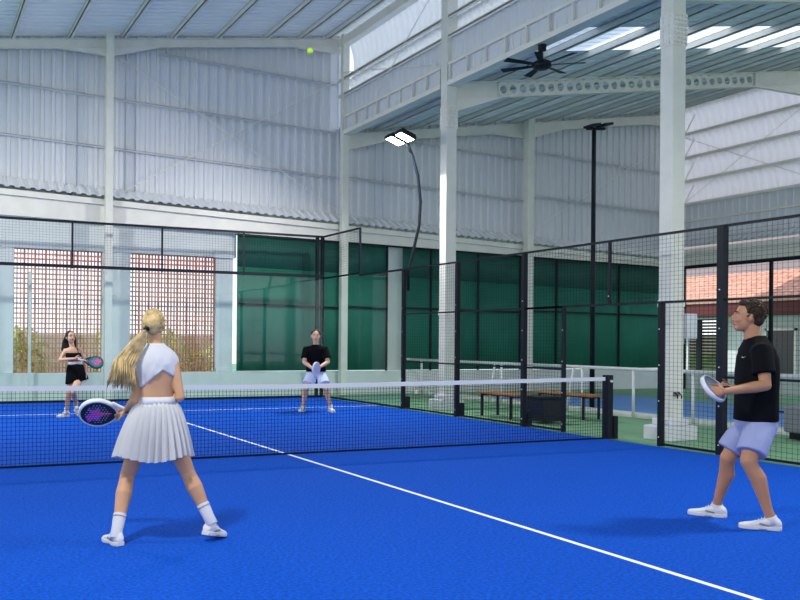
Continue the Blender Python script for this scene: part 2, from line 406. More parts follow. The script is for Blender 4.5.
# long truss girder between the bays, with clerestory above
def ygirder(y0, y1, tname, label, n):
    t = thing('truss_girder', label, 'girder', (6.15, y0, 6.9), 'long cream truss girders between the bays')
    X = 6.12
    b = MB(); b.box((X-.13, y0, 6.84), (X+.13, y1, 6.86)); b.box((X-.13, y0, 6.86), (X-.115, y1, 6.94)); b.build('bottom_chord', M['steel'], t)
    b = MB(); b.box((X-.12, y0, 7.27), (X-.06, y1, 7.33)); b.build('top_chord', M['steel'], t)
    for i in range(n+1):
        y = y0+.05+(y1-y0-.1)*i/n
        b = MB(); b.box((X-.12, y-.02, 6.94), (X-.07, y+.02, 7.27)); b.build('post', M['steelw'], t)
    b = MB(); corr2(b, X-.03, y0, y1, 6.9, 7.3); b.build('infill_sheet', M['clad'], t, solid=.003)
def corr2(mb, x, y0, y1, z0, z1, pitch=.25, dep=.025, xo=0, curve=0, nz=1):
    n = max(1, int((y1-y0)/pitch)); P = []
    for i in range(n):
        y = y0+i*(y1-y0)/n
        for dy, d in ((0, 0), (.15, 0), (.17, dep), (.23, dep)): P.append((x-d, y+dy*pitch/.25))
    P.append((x, y1)); k = len(P); vs = []; 
    for j in range(nz+1):
        q = j/nz; z = z0+(z1-z0)*q; o = xo*(1-q)**1+curve*math.sin(PI*q)
        vs += [(a+o, c, z) for a, c in P]
    mb.add(vs, [(j*k+i, j*k+i+1, (j+1)*k+i+1, (j+1)*k+i) for j in range(nz) for i in range(k-1)])
ygirder(5.9, 10.50, '', 'cream truss girder between slim far column and mid hall column', 8)
ygirder(-.15, 5.62, '', 'cream truss girder between mid hall column and nearest column', 9)
ygirder(-7, -.45, '', 'cream truss girder nearer than the nearest column, above the picture', 9)
b = MB(); corr2(b, 6.12, -16, 10.8, 7.33, 7.88); struct(b.build('wall_monitor', M['clad'], solid=.004))
for z, lb in ((7.90, 'steel rail capping the grey sheet above the truss girder'), (8.32, 'steel rail between the bright clerestory sheets')):
    b = MB(); b.box((6.0, -16, z-.03), (6.1, 10.8, z+.03)); b.box((6.0, -16, z-.07), (6.015, 10.8, z)); tag(b.build('clerestory_rail', M['steel']), lb, 'rail')
b = MB(); corr2(b, 6.25, -16, 10.8, 7.88, 8.36, nz=5, xo=.12, curve=.06); struct(b.build('window_clerestory', M['louv'], smooth=True, solid=.003))
b = MB(); corr2(b, 6.2, -16, 10.8, 8.3, 9.55, nz=8, xo=.2, curve=.14); struct(b.build('window_clerestory', M['louv'], smooth=True, solid=.003))
b = MB(); b.box((6.0, -16, 9.2), (6.2, 11, 9.24)); b.box((6.0, -16, 9.24), (6.02, 11, 9.42)); struct(b.build('trim_roof_edge', M['steel']))
wire((5.97, 10.7, 8.5), (5.97, 6.0, 7.4), 'thin rod falling along the clerestory toward the mid column')
wire((5.92, 8.6, 7.4), (5.92, 5.9, 9.1), 'thin rod rising across the bright clerestory')

# ================================================================== RIGHT WALL
XR = 18.3
for i, (za, zb) in enumerate(((8.1, 8.95), (7.35, 8.15), (6.6, 7.4), (5.85, 6.65))):
    b = MB(); corr2(b, XR+.05, -16, 11.1, za, zb, nz=6, xo=.25, curve=.10); struct(b.build('window_louvre', M['louv'], smooth=True, solid=.003))
for z, nm in ((8.1, 'topmost'), (7.35, 'second'), (6.6, 'third'), (5.87, 'lowest')):
    b = MB(); b.box((XR-.12, -16, z-.02), (XR, 11.1, z+.02)); b.box((XR-.13, -16, z-.07), (XR-.115, 11.1, z+.02))
    tag(b.build('louvre_rail', M['steel']), '%s cream rail between the bright white louvres of the right wall' % nm, 'rail', 'rails between the louvres of the right wall')
for y in (10.6, 5.0, -1):
    for z in (5.9, 6.62, 7.37, 8.12):
        wire((XR-.06, y, z), (XR+.2, y-.15, z+.62), 'short strut holding a louvre of the right wall', .02)
wire((XR-.16, 10.6, 8.0), (XR-.16, 6.0, 5.9), 'thin diagonal rod crossing the bright louvres downward')
wire((XR-.22, 10.4, 5.9), (XR-.22, 5.6, 8.4), 'thin diagonal rod crossing the bright louvres upward')
b = MB(); corr2(b, XR, -16, 11.2, 4.5, 5.87); struct(b.build('wall_right_cladding', M['clad'], solid=.004))
b = MB(); b.box((XR-.1, -16, 5.28), (XR-.03, 11.1, 5.33)); tag(b.build('wall_rail', M['steel']), 'steel rail along the grey cladding of the right wall', 'rail', G)
b = MB(); P0 = []; P1 = []
for i in range(110*6+1):
    y = -16+i*27/(660); q = (i % 6)/6; h = .045 if .2 < q < .7 else 0
    P0.append((XR-.06, y, 4.72+h)); P1.append((XR-.52-h*.8, y, 4.44+h*.6))
k = len(P0); b.add(P0+P1, [(i, i+1, k+i+1, k+i) for i in range(k-1)]); struct(b.build('trim_ledge', M['white'], solid=.006))
b = MB(); b.box((XR-.45, -16, 4.2), (XR-.2, 10.9, 4.36)); b.box((XR-.3, -16, 3.88), (XR-.1, 10.9, 4.2)); struct(b.build('trim_eave', M['steel']))
b = MB(); b.box((XR-.2, -16, 3.78), (XR-.12, 10.9, 3.88)); struct(b.build('trim_opening', M['black']))
b = MB(); b.box((XR-.1, -16, -.02), (XR+.1, 11.1, .5)); struct(b.build('wall_right', M['plaster'], bevel=.01))
for y, nm in ((10.5, 'far'), (7.4, 'near')):
    b = MB(); b.box((XR-.2, y-.04, -.02), (XR-.12, y+.04, 3.8)); tag(b.build('opening_post', M['black']), '%s slim dark post in the opening of the right wall' % nm, 'post', 'slim posts in the right opening')

# neighbouring building past the right opening
t = thing('annex_building', 'white annex with slatted window and terracotta tiled roof beyond the right opening', 'building', (22, 11, 0))
b = MB(); b.box((22, 2, -.02), (22.3, 22, .30)); b.box((22, 2, 2.35), (22.3, 22, 2.6)); b.box((22, 2, .3), (22.3, 9.55, 2.35)); b.box((22, 10.5, .3), (22.3, 12.25, 2.35)); b.box((22, 14.6, .3), (22.3, 22, 2.35)); b.box((22.1, 9.5, .3), (22.3, 10.6, 2.35)); b.build('wall', M['plaster'], t)
w = MB()
for i in range(17): z = .45+i*.115; w.bar((21.98, 12.3, z), (21.98, 14.6, z), .09, .02, up=(.5, 0, .8))
o = w.build('slatted_window', M['dark'], t)
w = MB(); w.box((21.9, 12.2, .36), (22.05, 14.65, .42)); w.box((21.9, 12.2, 2.3), (22.05, 14.65, 2.36)); w.box((21.9, 13.75, .4), (22.03, 13.83, 2.3)); w.box((21.9, 12.2, .4), (22.03, 12.27, 2.3)); w.build('window_frame', M['white'], o)
w = MB(); w.box((21.93, 13.2, .4), (22.0, 13.42, 2.3)); w.build('mullion', M['black'], o)
w = MB(); w.box((21.98, 9.5, .4), (22.05, 10.55, 1.9)); o = w.build('dark_window', M['dark'], t)
w = MB()
for a, c, d, e in ((9.45, 9.52, .35, 1.95), (10.52, 10.6, .35, 1.95)): w.box((21.93, a, d), (22.0, c, e))
w.box((21.93, 9.45, 1.88), (22, 10.6, 1.95)); w.build('window_frame', M['steel'], o)
b = MB(); b.box((21.0, 2, 2.42), (21.1, 22, 2.86)); b.box((21.0, 2, 2.38), (22.0, 22, 2.43)); b.build('fascia', M['dred'], t)
b = MB(); rows = 11
for i in range(rows):           # tiles: rounded courses, each stepping over the next
    x = 20.9+i*.28; z = 2.86+i*.11
    P = []
    for j in range(241):
        y = 2+j*20/240; P.append((y, .035*abs(math.sin(PI*(y/.33)))))
    k = len(P); b.add([(x, y, z+.03+h) for y, h in P]+[(x+.32, y, z+.10+h) for y, h in P]+[(x+.03, y, z-.05) for y, h in P],
        [(q, q+1, k+q+1, k+q) for q in range(k-1)]+[(q, 2*k+q, 2*k+q+1, q+1) for q in range(k-1)])
b.build('tiled_roof', M['tile'], t)
b = MB(); b.box((23.9, 2, 3.9), (24.1, 22, 7)); b.build('upper_wall', M['soffit'], t)
b = MB(); b.box((26, 8, 0), (26.2, 19, 1.75)); tag(b.build('garden_wall', M['orange']), 'orange wall glimpsed through the slatted window of the annex', 'wall')
b = MB(); b.box((25.2, 14.0, .0), (25.4, 19, .95)); tag(b.build('hedge', M['leaf']), 'clipped green hedge glimpsed through the slatted window of the annex', 'hedge')
b = MB(); b.box((24.5, 12.9, .0), (24.7, 13.6, 1.3)); tag(b.build('teal_panel', M['tealp']), 'teal panel glimpsed low through the slatted window', 'panel')

# outside, seen through the lattice windows
def hedge(x0, x1, y, h, label, n=900):
    b = MB(); rnd = random.Random(int(x0*10)+int(h*100))
    for i in range(n):
        x = rnd.uniform(x0, x1); z = rnd.random()**.8*h*(.8+.2*math.sin(x*3)); yy = y+rnd.uniform(-.35, .35)
        a = rnd.uniform(0, 6.28); c = rnd.uniform(-1, 1); s_ = rnd.uniform(.06, .13)
        d = V((math.cos(a), math.sin(a), c)).normalized()*s_; e = d.orthogonal().normalized()*s_*.6; p = V((x, yy, z))
        b.add([p-d, p+e, p+d, p-e], [(0, 1, 2, 3)])
    return tag(b.build('hedge', M['leaf']), label, 'hedge')
hedge(-4, -.9, 15, 1.75, 'green hedge outside, behind the left lattice window', 1500)
hedge(.6, 4.4, 15.6, 1.75, 'green hedge outside, behind the right lattice window', 1100)
b = MB(); b.box((-1.6, 16.4, 0), (4.5, 16.6, 1.55)); tag(b.build('garden_wall', M['orange']), 'low orange wall outside the lattice windows', 'wall')

# ================================================================== COURT FENCE
H3 = 2.95; H4 = 4.05
def mesh(mb, p, q, z0, z1, s=.072, r=.0014):
    p = V((p[0], p[1], 0)); q = V((q[0], q[1], 0)); L = (q-p).length; d = (q-p)/L; nn = V((-d.y, d.x, 0))
    n = max(1, round(L/s))
    for i in range(n+1):
        c = p+d*(L*i/n)
        a = [c+d*r+nn*r, c-d*r+nn*r, c-d*r-nn*r, c+d*r-nn*r]
        mb.add([(v.x, v.y, z0) for v in a]+[(v.x, v.y, z1) for v in a], [(0,1,5,4),(1,2,6,5),(2,3,7,6),(3,0,4,7)])
    m = max(1, round((z1-z0)/.058))
    for i in range(m+1):
        z = z0+(z1-z0)*i/m
        mb.add([(v+nn*(e*r)).to_tuple()[:2]+(z+g*r,) for v in (p, q) for e, g in ((1,1),(-1,1),(-1,-1),(1,-1))], [(0,1,5,4),(1,2,6,5),(2,3,7,6),(3,0,4,7)])
t = thing('court_fence', 'black welded mesh fence along the right side of the blue court', 'fence', (W, 0, 0))
def fpanel(y0, y1, z0, z1, rails=()):
    b = MB(); mesh(b, (W, y0), (W, y1), z0+.02, z1-.02); b.build('mesh_panel', M['blackm'], t)
    for z in rails:
        b = MB(); b.box((W-.015, y0, z-.015), (W+.015, y1, z+.015)); b.build('rail', M['black'], t)
def fpost(y, z0, z1, w=.06, d=.08, foot=True):
    b = MB(); b.box((W-d/2, y-w/2, z0), (W+d/2, y+w/2, z1)); o = b.build('post', M['black'], t, bevel=.004)
    for i in range(int((z1-z0)/.5)):
        b = MB(); b.box((W-d/2-.006, y-.008, z0+.12+i*.5), (W-d/2, y+.008, z0+.136+i*.5)); b.build('bolt', M['steel'], o)
    if foot:
        b = MB(); b.box((W+d/2, y-w/2-.02, 0), (W+d/2+.1, y+w/2+.02, .26)); b.build('foot_bracket', M['black'], o, bevel=.006)
fpanel(4, 6, 0, H3, (1.0, 2.0, .03, H3)); fpanel(2, 4, 0, H3, (1.0, 2.0, .03, H3)); fpanel(1, 2, 0, 2.0, (1.0, 2.0, .03))
fpanel(-2, 2, 2.0, H3, (H3, 2.0)); fpanel(-2, -1, 0, 2.0, (.03,))
for y in (-4, -6, -8, -10): fpanel(y, y+2, 0, H3, (1.0, 2.0, .03, H3))
for y in (6, 4, 2): fpost(y, 0, H3, .08 if y < 6 else .07)
fpost(-2, 0, H3, .1, .1)
for y in (-4, -6, -8, -10): fpost(y, 0, H3)
fpost(1, 0, 2.0, .05, .06, False); fpost(-1, 0, 2.0, .06, .08, False); fpost(0, 2.0, H3, .04, .04, False)

t = thing('glass_wall', 'clear glass court corner with black mesh on top at the far end', 'glass wall', (0, 10, 0))
X5 = [-5.2, -3.1, -1.03, 1.03, 3.06, 5.2]
for i in range(5):
    b = MB(); b.box((X5[i]+.008, 9.995, .03), (X5[i+1]-.008, 10.005, 3.0)); b.build('glass_pane', M['glass'], t)
    b = MB(); mesh(b, (X5[i], 10), (X5[i+1], 10), 3.08, H4-.02); b.build('mesh_panel', M['blackm'], t)
for i in range(5):
    b = MB(); b.box((X5[i]-.02, 9.98, 3.0), (X5[i]+.02, 10.02, H4)); b.build('post', M['black'], t)
for z, h in ((3.05, .035), (H4, .025), (.025, .025)):
    b = MB(); b.box((-5.2, 9.975, z-h), (5.2, 10.025, z+h)); b.build('rail', M['black'], t)
for (x, y) in ((5.2, 10.05), (5.08, 10.1)):
    b = MB(); b.box((x-.035, y-.04, 0), (x+.035, y+.04, H4)); b.build('post', M['black'], t)
for y0, y1 in ((6.05, 8.0), (8.0, 9.95)):
    b = MB(); b.box((W-.005, y0+.008, .03), (W+.005, y1-.008, H3)); b.build('glass_pane', M['glass'], t)
b = MB(); mesh(b, (W, 8), (W, 10), 3.05, H4-.02); b.build('mesh_panel', M['blackm'], t)
for (y0, y1, z) in ((8, 10, H4), (8, 10, 3.0), (6, 8, H3), (6, 10, .025)):
    b = MB(); b.box((W-.02, y0, z-.02), (W+.02, y1, z+.02)); b.build('rail', M['black'], t)
b = MB(); b.box((W-.02, 7.98, H3), (W+.02, 8.02, H4)); b.build('post', M['black'], t)

# ================================================================== NET
t = thing('padel_net', 'black padel net with white top band stretched across the blue court', 'net', (0, 0, 0))
def nh(x): return .88+.04*(abs(x)/5.1)**1.3
b = MB(); NX = 225
for i in range(NX+1):
    x = -5.1+10.22*i/NX; z1 = nh(x)-.03; r = .0019
    b.add([(x-r,-r,.0),(x+r,-r,.0),(x+r,r,.0),(x-r,r,.0),(x-r,-r,z1),(x+r,-r,z1),(x+r,r,z1),(x-r,r,z1)], [(0,1,5,4),(1,2,6,5),(2,3,7,6),(3,0,4,7)])
for j in range(1, 19):
    q = j/19; r = .0019; K = 60
    for i in range(K):
        xa = -5.1+10.22*i/K; xb = xa+10.22/K; za = q*(nh(xa)-.04); zb = q*(nh(xb)-.04)
        b.add([(xa,-r,za-r),(xa,r,za-r),(xa,r,za+r),(xa,-r,za+r),(xb,-r,zb-r),(xb,r,zb-r),(xb,r,zb+r),(xb,-r,zb+r)], [(0,1,5,4),(1,2,6,5),(2,3,7,6),(3,0,4,7)])
b.build('net_mesh', M['blackm'], t)
b = MB(); K = 40
rings = []
for i in range(K+1):
    x = -5.1+10.22*i/K; z = nh(x); rings.append([V((x, -.012, z-.055)), V((x, .012, z-.055)), V((x, .013, z)), V((x, -.013, z))])
b.loft(rings); b.build('top_band', M['white'], t)
b = MB(); b.tube([(-5.1, 0, .012), (0, .0, .012), (5.1, 0, .012)], .012, 6); b.build('bottom_cord', M['black'], t)
b = MB(); b.box((5.13, -.06, 0), (5.23, .06, .95)); 
tp = thing('net_post', 'black net post at the right end of the net by the gate', 'post', (5.18, 0, 0), None)
b.build('post_shaft', M['black'], tp, bevel=.006)
b = MB(); b.box((5.23, -.08, 0), (5.31, .08, .34)); b.build('foot_bracket', M['black'], tp, bevel=.006)
b = MB(); b.tube([(5.18, -.06, .86), (5.18, -.09, .86)], .018, 10); b.build('tension_knob', M['steel'], tp)
tp = thing('net_post', 'black net post at the left end of the net', 'post', (-5.1, 0, 0), None)
b = MB(); b.box((-5.15, -.06, 0), (-5.05, .06, .94)); b.build('post_shaft', M['black'], tp, bevel=.006)

# ================================================================== LAMPS
def flood(y, x, s, label):      # curved pole on the fence post; s = side (+1 right, -1 left)
    t = thing('flood_light', label, 'flood light', (x, y, H3), 'curved pole flood lights of the court')
    pts = ([(x, y, 0)] if s < 0 else [(x+.085, y, 2.5)])+[(x+.085*s, y, 2.95), (x+.20*s, y, 3.35), (x+.34*s, y, 3.9), (x+.37*s, y, 4.4), (x+.30*s, y, 4.95), (x+.17*s, y, 5.35), (x+.02*s, y, 5.64)]
    b = MB(); b.tube(pts, .032, 10); b.build('curved_pole', M['black'], t, smooth=True)
    for dy in (-.2, .2):
        c = V((x-.14*s, y+dy, 5.72)); tl = .35*s
        b = MB(); b.box((-.19, -.15, -.03), (.19, .15, .035))
        for i in range(6): b.box((-.17, -.13+i*.048, .035), (.17, -.118+i*.048, .075))
        mt = Matrix.Translation(c) @ Matrix.Rotation(tl, 4, 'Y')
        o = b.xf(mt).build('lamp_head', M['black'], t)
        b = MB(); b.box((-.16, -.125, -.036), (.16, .125, -.0301)); b.xf(mt).build('led_panel', M['led'], o)
    b = MB(); b.bar((x-.03*s, y-.3, 5.67), (x-.03*s, y+.3, 5.67), .04, .04); b.build('bracket', M['black'], t)
    L = bpy.data.lights.new('flood', 'AREA'); L.shape = 'RECTANGLE'; L.size = .5; L.size_y = .7; L.energy = FL*(1.0 if y < 0 else 1.25); L.color = (1, .98, .95)
    o = bpy.data.objects.new('flood_beam', L); COL.objects.link(o); o.location = (x-.18*s, y, 5.60); o.rotation_euler = (0, .55*s, 0)
    return t
FL = 270
flood(6, 5.22, 1, 'lit flood light on a curved black pole above the far fence post')
flood(-6, 5.22, 1, 'flood light on a curved pole at the near right, outside the picture')
flood(6, -5.22, -1, 'flood light on a curved pole at the far left, outside the picture')
flood(-6, -5.22, -1, 'flood light on a curved pole at the near left, outside the picture')
px_, py_ = 9.1, 4.65
t = thing('lamp_pole', 'tall straight black lamp pole of the neighbouring court, unlit', 'lamp pole', (px_, py_, 0))
b = MB(); b.tube([(px_, py_, 0), (px_, py_, 6.03)], [.055, .045], 12); b.build('pole', M['black'], t, smooth=True)
b = MB(); b.box((px_-.13, py_-.13, 0), (px_+.13, py_+.13, .02)); b.build('base_plate', M['black'], t)
for dx, dz in ((-.14, 0), (.2, .05)):
    b = MB(); b.bar((px_+dx-.11, py_-.1, 6.05+dz), (px_+dx+.11, py_-.1, 6.09+dz), .3, .05); b.build('lamp_head', M['black'], t)
b = MB(); b.bar((px_-.2, py_, 6.02), (px_+.3, py_, 6.07), .05, .05); b.build('crossarm', M['black'], t)

# ceiling fan
fc = V((6.12, 2.72, 6.47))
t = thing('ceiling_fan', 'black industrial ceiling fan hanging from the truss girder', 'fan', fc)
b = MB(); b.tube([(fc.x, fc.y, 6.84), (fc.x, fc.y, 6.6)], .022, 8); b.build('downrod', M['black'], t)
b = MB(); b.tube([(fc.x, fc.y, 6.84), (fc.x, fc.y, 6.74)], .075, 14); b.build('canopy', M['black'], t)
b = MB(); b.tube([fc+V((0,0,.1)), fc+V((0,0,.05)), fc+V((0,0,-.03)), fc+V((0,0,-.07))], [.07, .16, .17, .11], 20); b.build('motor_hub', M['black'], t, smooth=True)
for i in range(7):
    a = .35+2*PI*i/7; d = V((math.cos(a), math.sin(a), 0)); s_ = V((-math.sin(a), math.cos(a), .18))
    b = MB(); P = [fc+d*.13+V((0,0,.0)), fc+d*.76+V((0,0,.015))]
    rings = [[P[0]-s_*.035+V((0,0,.008)), P[0]+s_*.035+V((0,0,.008)), P[0]+s_*.035, P[0]-s_*.035], [P[1]-s_*.07+V((0,0,.008)), P[1]+s_*.07+V((0,0,.008)), P[1]+s_*.07, P[1]-s_*.07]]
    b.loft(rings); b.build('blade', M['black'], t)

# electrical box, socket, spot on the wall
t = thing('electrical_box', 'pale grey electrical box fixed to the right of the nearest column', 'electrical box', (6.3, -.36, 1.5))
b = MB(); b.box((6.27, -.46, 1.50), (6.49, -.3, 1.88)); b.build('case', M['white'], t, bevel=.015)
b = MB(); b.box((6.25, -.40, 1.42), (6.29, -.3, 1.96)); b.build('bracket', M['grey'], t)
t = thing('wall_hook', 'small black double hook low on the nearest column', 'hook', (6.07, -.43, .65))
b = MB(); b.box((6.04, -.437, .64), (6.16, -.42, .71)); b.build('back_plate', M['grey'], t)
for x in (6.06, 6.14):
    b = MB(); b.tube([(x, -.43, .70), (x, -.49, .66), (x, -.49, .61)], .01, 6); b.build('hook_arm', M['black'], t)
b = MB(); b.ell((-.95, 10.9, 4.85), (.06,0,0), (0,.06,0), (0,0,.06)); tag(b.build('wall_camera', M['black'], smooth=True), 'tiny black dome camera on the left ledge of the far wall', 'camera')
b = MB(); b.box((-1.88, 10.7, 0), (-1.82, 10.76, 2.95)); tag(b.build('mast', M['concrete']), 'pale upright pole in front of the left lattice window', 'pole')

# ================================================================== RAILING, BENCHES, BIN
t = thing('railing', 'white pipe railing with slanted braces along the walkway beyond the fence', 'railing', (8.25, 3, 0))
b = MB(); b.tube([(8.25, 11, .93), (8.25, -6, .93)], .034, 8); b.build('top_rail', M['white'], t, smooth=True)
for y in (10.2, 8.6, 6.7, 4.0, 2.6, 1.2, -2):
    b = MB(); b.tube([(8.25, y, 0), (8.25, y, .93)], .028, 8); b.build('post', M['white'], t, smooth=True)
for y in (8.95, 7.05, 4.35, 1.55):
    b = MB(); b.tube([(8.25, y+.12, 0), (8.25, y-.1, .93)], .026, 8); b.build('brace', M['white'], t, smooth=True)
def bench(x, y0, y1, label):
    t = thing('bench', label, 'bench', (x, (y0+y1)/2, 0), 'slatted benches beside the court')
    for i in range(4):
        b = MB(); b.box((x-.2+i*.105, y0, .43), (x-.11+i*.105, y1, .465)); b.build('slat', M['wood'], t, bevel=.005)
    for y in (y0+.18, y1-.18):
        b = MB(); b.box((x-.2, y-.02, 0), (x-.165, y+.02, .43)); b.box((x+.165, y-.02, 0), (x+.2, y+.02, .43)); b.box((x-.2, y-.02, .4), (x+.2, y+.02, .43)); b.build('leg', M['black'], t)
    b = MB(); b.box((x-.012, y0+.18, .395), (x+.012, y1-.18, .425)); b.build('stretcher', M['black'], t)
bench(5.98, 2.95, 4.2, 'wooden slat bench with black legs left of the dark crate')
bench(7.2, 2.4, 4.0, 'wooden slat bench with black legs right of the dark crate')
t = thing('storage_crate', 'dark ribbed crate standing between the two wooden benches', 'crate', (6.25, 2.45, 0))
b = MB(); b.box((5.86, 2.30, .02), (6.32, 2.76, .42)); b.build('body', M['dark'], t, bevel=.02)
b = MB()
for i in range(9): b.box((5.85, 2.29, .05+i*.04), (6.33, 2.30, .065+i*.04)); b.box((5.85, 2.29, .05+i*.04), (5.86, 2.77, .065+i*.04))
b.build('ribs', M['black'], t)
b = MB(); b.box((5.84, 2.28, .42), (6.34, 2.78, .46)); b.build('lid', M['black'], t, bevel=.01)
t = thing('padded_seat', 'dark grey padded seat beyond the fence at the right edge of the picture', 'seat', (8.0, -.9, 0))
b = MB(); b.box((7.75, -1.35, .1), (8.05, -.93, .5)); b.build('pad', M['grey'], t, bevel=.03)
b = MB(); b.tube([(7.8, -.93, .40), (7.45, -.35, .42)], .015, 6); b.build('arm_bar', M['black'], t)
b = MB(); b.box((7.8, -1.3, 0), (8.0, -1.0, .1)); b.build('base', M['black'], t)

# ================================================================== PEOPLE
def S3(a): return V(a)
def lerp(a, b, t): return a+(b-a)*t
def head_parts(mb, c, f, up, s, jaw=1.0):
    """skull, jaw, nose, ears, lips, brow; c = centre of the head, f = facing, s = 1 for a 23 cm head"""
    f = f.normalized(); r = f.cross(up).normalized(); u = r.cross(f)
    mb.ell(c+u*.022*s-f*.012*s, r*.073*s, f*.092*s, u*.090*s)
    mb.ell(c-u*.03*s+f*.022*s, r*.058*s, f*.066*s, u*.078*s)
    mb.ell(c-u*.082*s+f*.052*s, r*.030*s*jaw, f*.030*s, u*.024*s)          # chin
    mb.tube([c+u*.012*s+f*.086*s, c-u*.010*s+f*.096*s, c-u*.026*s+f*.098*s], [.008*s, .009*s, .010*s], 8, rnd=True)   # nose
    for k in (-1, 1):
        mb.ell(c-u*.032*s+f*.090*s+r*k*.010*s, r*.010*s, f*.010*s, u*.008*s)
        mb.ell(c-u*.005*s-f*.012*s+r*k*.076*s, r*.008*s, f*.018*s, u*.030*s, 10, 8)
        mb.ell(c+u*.024*s+f*.074*s+r*k*.026*s, r*.024*s, f*.014*s, u*.007*s, 10, 6)
        mb.ell(c-u*.028*s+f*.055*s+r*k*.036*s, r*.022*s, f*.025*s, u*.022*s, 10, 6)
    mb.ell(c-u*.054*s+f*.078*s, r*.024*s, f*.014*s, u*.012*s, 10, 6)
    return f, r, u
def face_parts(person, c, f, up, s, brow, lip):
    f = f.normalized(); r = f.cross(up).normalized(); u = r.cross(f)
    for k in (-1, 1):
        b = MB(); b.ell(c+u*.010*s+f*.072*s+r*k*.029*s, r*.011*s, f*.005*s, u*.005*s, 10, 6); e = b.build('eye', M['eyew'], person, smooth=True)
        b = MB(); b.ell(c+u*.010*s+f*.0755*s+r*k*.029*s, r*.0055*s, f*.003*s, u*.005*s, 8, 6); b.build('iris', M['iris'], e, smooth=True)
        b = MB(); b.tube([c+u*.030*s+f*.087*s+r*k*.014*s, c+u*.034*s+f*.084*s+r*k*.034*s, c+u*.028*s+f*.073*s+r*k*.050*s], [.004*s, .0045*s, .002*s], 6); b.build('eyebrow', brow, person, smooth=True)
    b = MB(); b.ell(c-u*.050*s+f*.086*s, r*.023*s, f*.010*s, u*.0045*s, 12, 6); b.ell(c-u*.059*s+f*.085*s, r*.019*s, f*.010*s, u*.006*s, 12, 6); b.build('lips', lip, person, smooth=True)
def hand_parts(mb, wr, d, pn, s=1.0, curl=.9, thumb=1, spread=.0):
    """wr wrist, d direction of the palm, pn palm normal (the side fingers curl to), thumb = side of the thumb"""
    d = d.normalized(); pn = (pn-d*pn.dot(d)).normalized(); a = d.cross(pn).normalized()*thumb
    mb.tube([wr, wr+d*.035*s, wr+d*.085*s], [(.027*s, .019*s), (.037*s, .016*s), (.041*s, .014*s)], 12, rnd=True, wide=a)
    for i, (o, L, r) in enumerate(((.031, .072, .0088), (.010, .082, .0092), (-.011, .076, .0088), (-.031, .060, .0078))):
        p = wr+d*(.088 if i in (1, 2) else .082)*s+a*o*s; dd = (d+a*o*spread*10).normalized(); pts = [p-d*.02*s, p]; c = curl*.55
        for k, q in enumerate((.45, .30, .25)):
            ang = c*(k+1)*.9; v = dd*math.cos(ang)+pn*math.sin(ang); p = p+v*L*q*s; pts.append(p)
        mb.tube(pts, [r*s, r*s, r*.95*s, r*.88*s, r*.75*s], 8, rnd=True)
    p = wr+d*.025*s+a*.026*s; q1 = p+(a*.8+d*.6+pn*.4).normalized()*.038*s; q2 = q1+(d*.8+a*.15+pn*.6).normalized()*.030*s; q3 = q2+(d*.75-a*.1+pn*.7).normalized()*.024*s
    mb.tube([wr+d*.012*s+a*.010*s, p, q1, q2, q3], [.013*s, .014*s, .0105*s, .0098*s, .008*s], 8, rnd=True)
def torso(mb, rings, n=24, caps=True):
    """rings: (centre, a, A, b, B)"""
    out = []
    for c, a, A, bb, B in rings:
        out.append([c+A*(a*math.copysign(abs(math.cos(t))**.85, math.cos(t)))+B*(bb*math.copysign(abs(math.sin(t))**.85, math.sin(t))) for t in [2*PI*k/n for k in range(n)]])
    mb.loft(out, caps)
def foot_shape(ank, d, L=.27, s=1.0, tilt=0, inflate=0, z0=None):
    """rings of a shoe: ank = ankle point, d = horizontal toe direction; sole on z0"""
    d = V((d.x, d.y, 0)).normalized(); sd = V((-d.y, d.x, 0)); up = V((0, 0, 1))
    if tilt: d2 = (d*math.cos(tilt)-up*math.sin(tilt)); u2 = up*math.cos(tilt)+d*math.sin(tilt)
    else: d2, u2 = d, up
    toe0 = V((ank.x, ank.y, 0))+d*(L*.72)
    base = V((toe0.x, toe0.y, z0 or 0))-d2*(L*.97)        # heel bottom, raised when tilted
    rings = []; soles = []
    for t, w, h in ((0, .55, .50), (.04, .8, .78), (.14, .98, 1.0), (.28, .95, 1.02), (.42, .88, .82), (.56, 1.0, .62), (.70, 1.12, .48), (.84, 1.02, .40), (.94, .78, .34), (1.0, .40, .26)):
        c = base+d2*(L*t); ww = .040*s*w; hh = .088*s*h
        rings.append([c+sd*(ww*math.cos(a))+u2*(.012+max(0, hh*(.5+.5*math.sin(a))**.8)) for a in [2*PI*k/14 for k in range(14)]])
        w2 = ww*1.12
        soles.append([c+sd*w2, c+sd*w2*1.02+u2*.03*s, c-sd*w2*1.02+u2*.03*s, c-sd*w2])
    return rings, soles, base, d2, u2, sd
def shoe(person, ank, d, L=.27, s=1.0, tilt=0, label=None, accent='grey'):
    rings, soles, base, d2, u2, sd = foot_shape(ank, d, L, s, tilt)
    b = MB(); b.loft(rings); b.tube([base+d2*L*.22+u2*.05*s, base+d2*L*.21+u2*.098*s], [.038*s, .036*s], 14)
    o = b.build('shoe', M['shoe'], person, smooth=True, remesh=.006 if s > .9 else .008, sm=3)
    b = MB(); b.loft(soles); b.build('sole', M['sole'], o, bevel=.006)
    b = MB()
    for i in range(4):
        c = base+d2*(L*(.40+.065*i))+u2*(.090-.0105*i)*s; b.tube([c-sd*.022*s, c+u2*.004, c+sd*.022*s], .0032*s, 6)
    b.build('laces', M['white'], o)
    b = MB()
    for k in (-1, 1):
        b.bar(base+d2*L*.30+sd*k*.0385*s+u2*.035*s, base+d2*L*.52+sd*k*.0395*s+u2*.047*s, .003, .012*s)
        b.bar(base+d2*L*.02+sd*k*.035*s+u2*.008*s, base+d2*L*.75+sd*k*.046*s+u2*.008*s, .003, .006*s)
    b.build('side_stripe', M[accent], o)
    return o

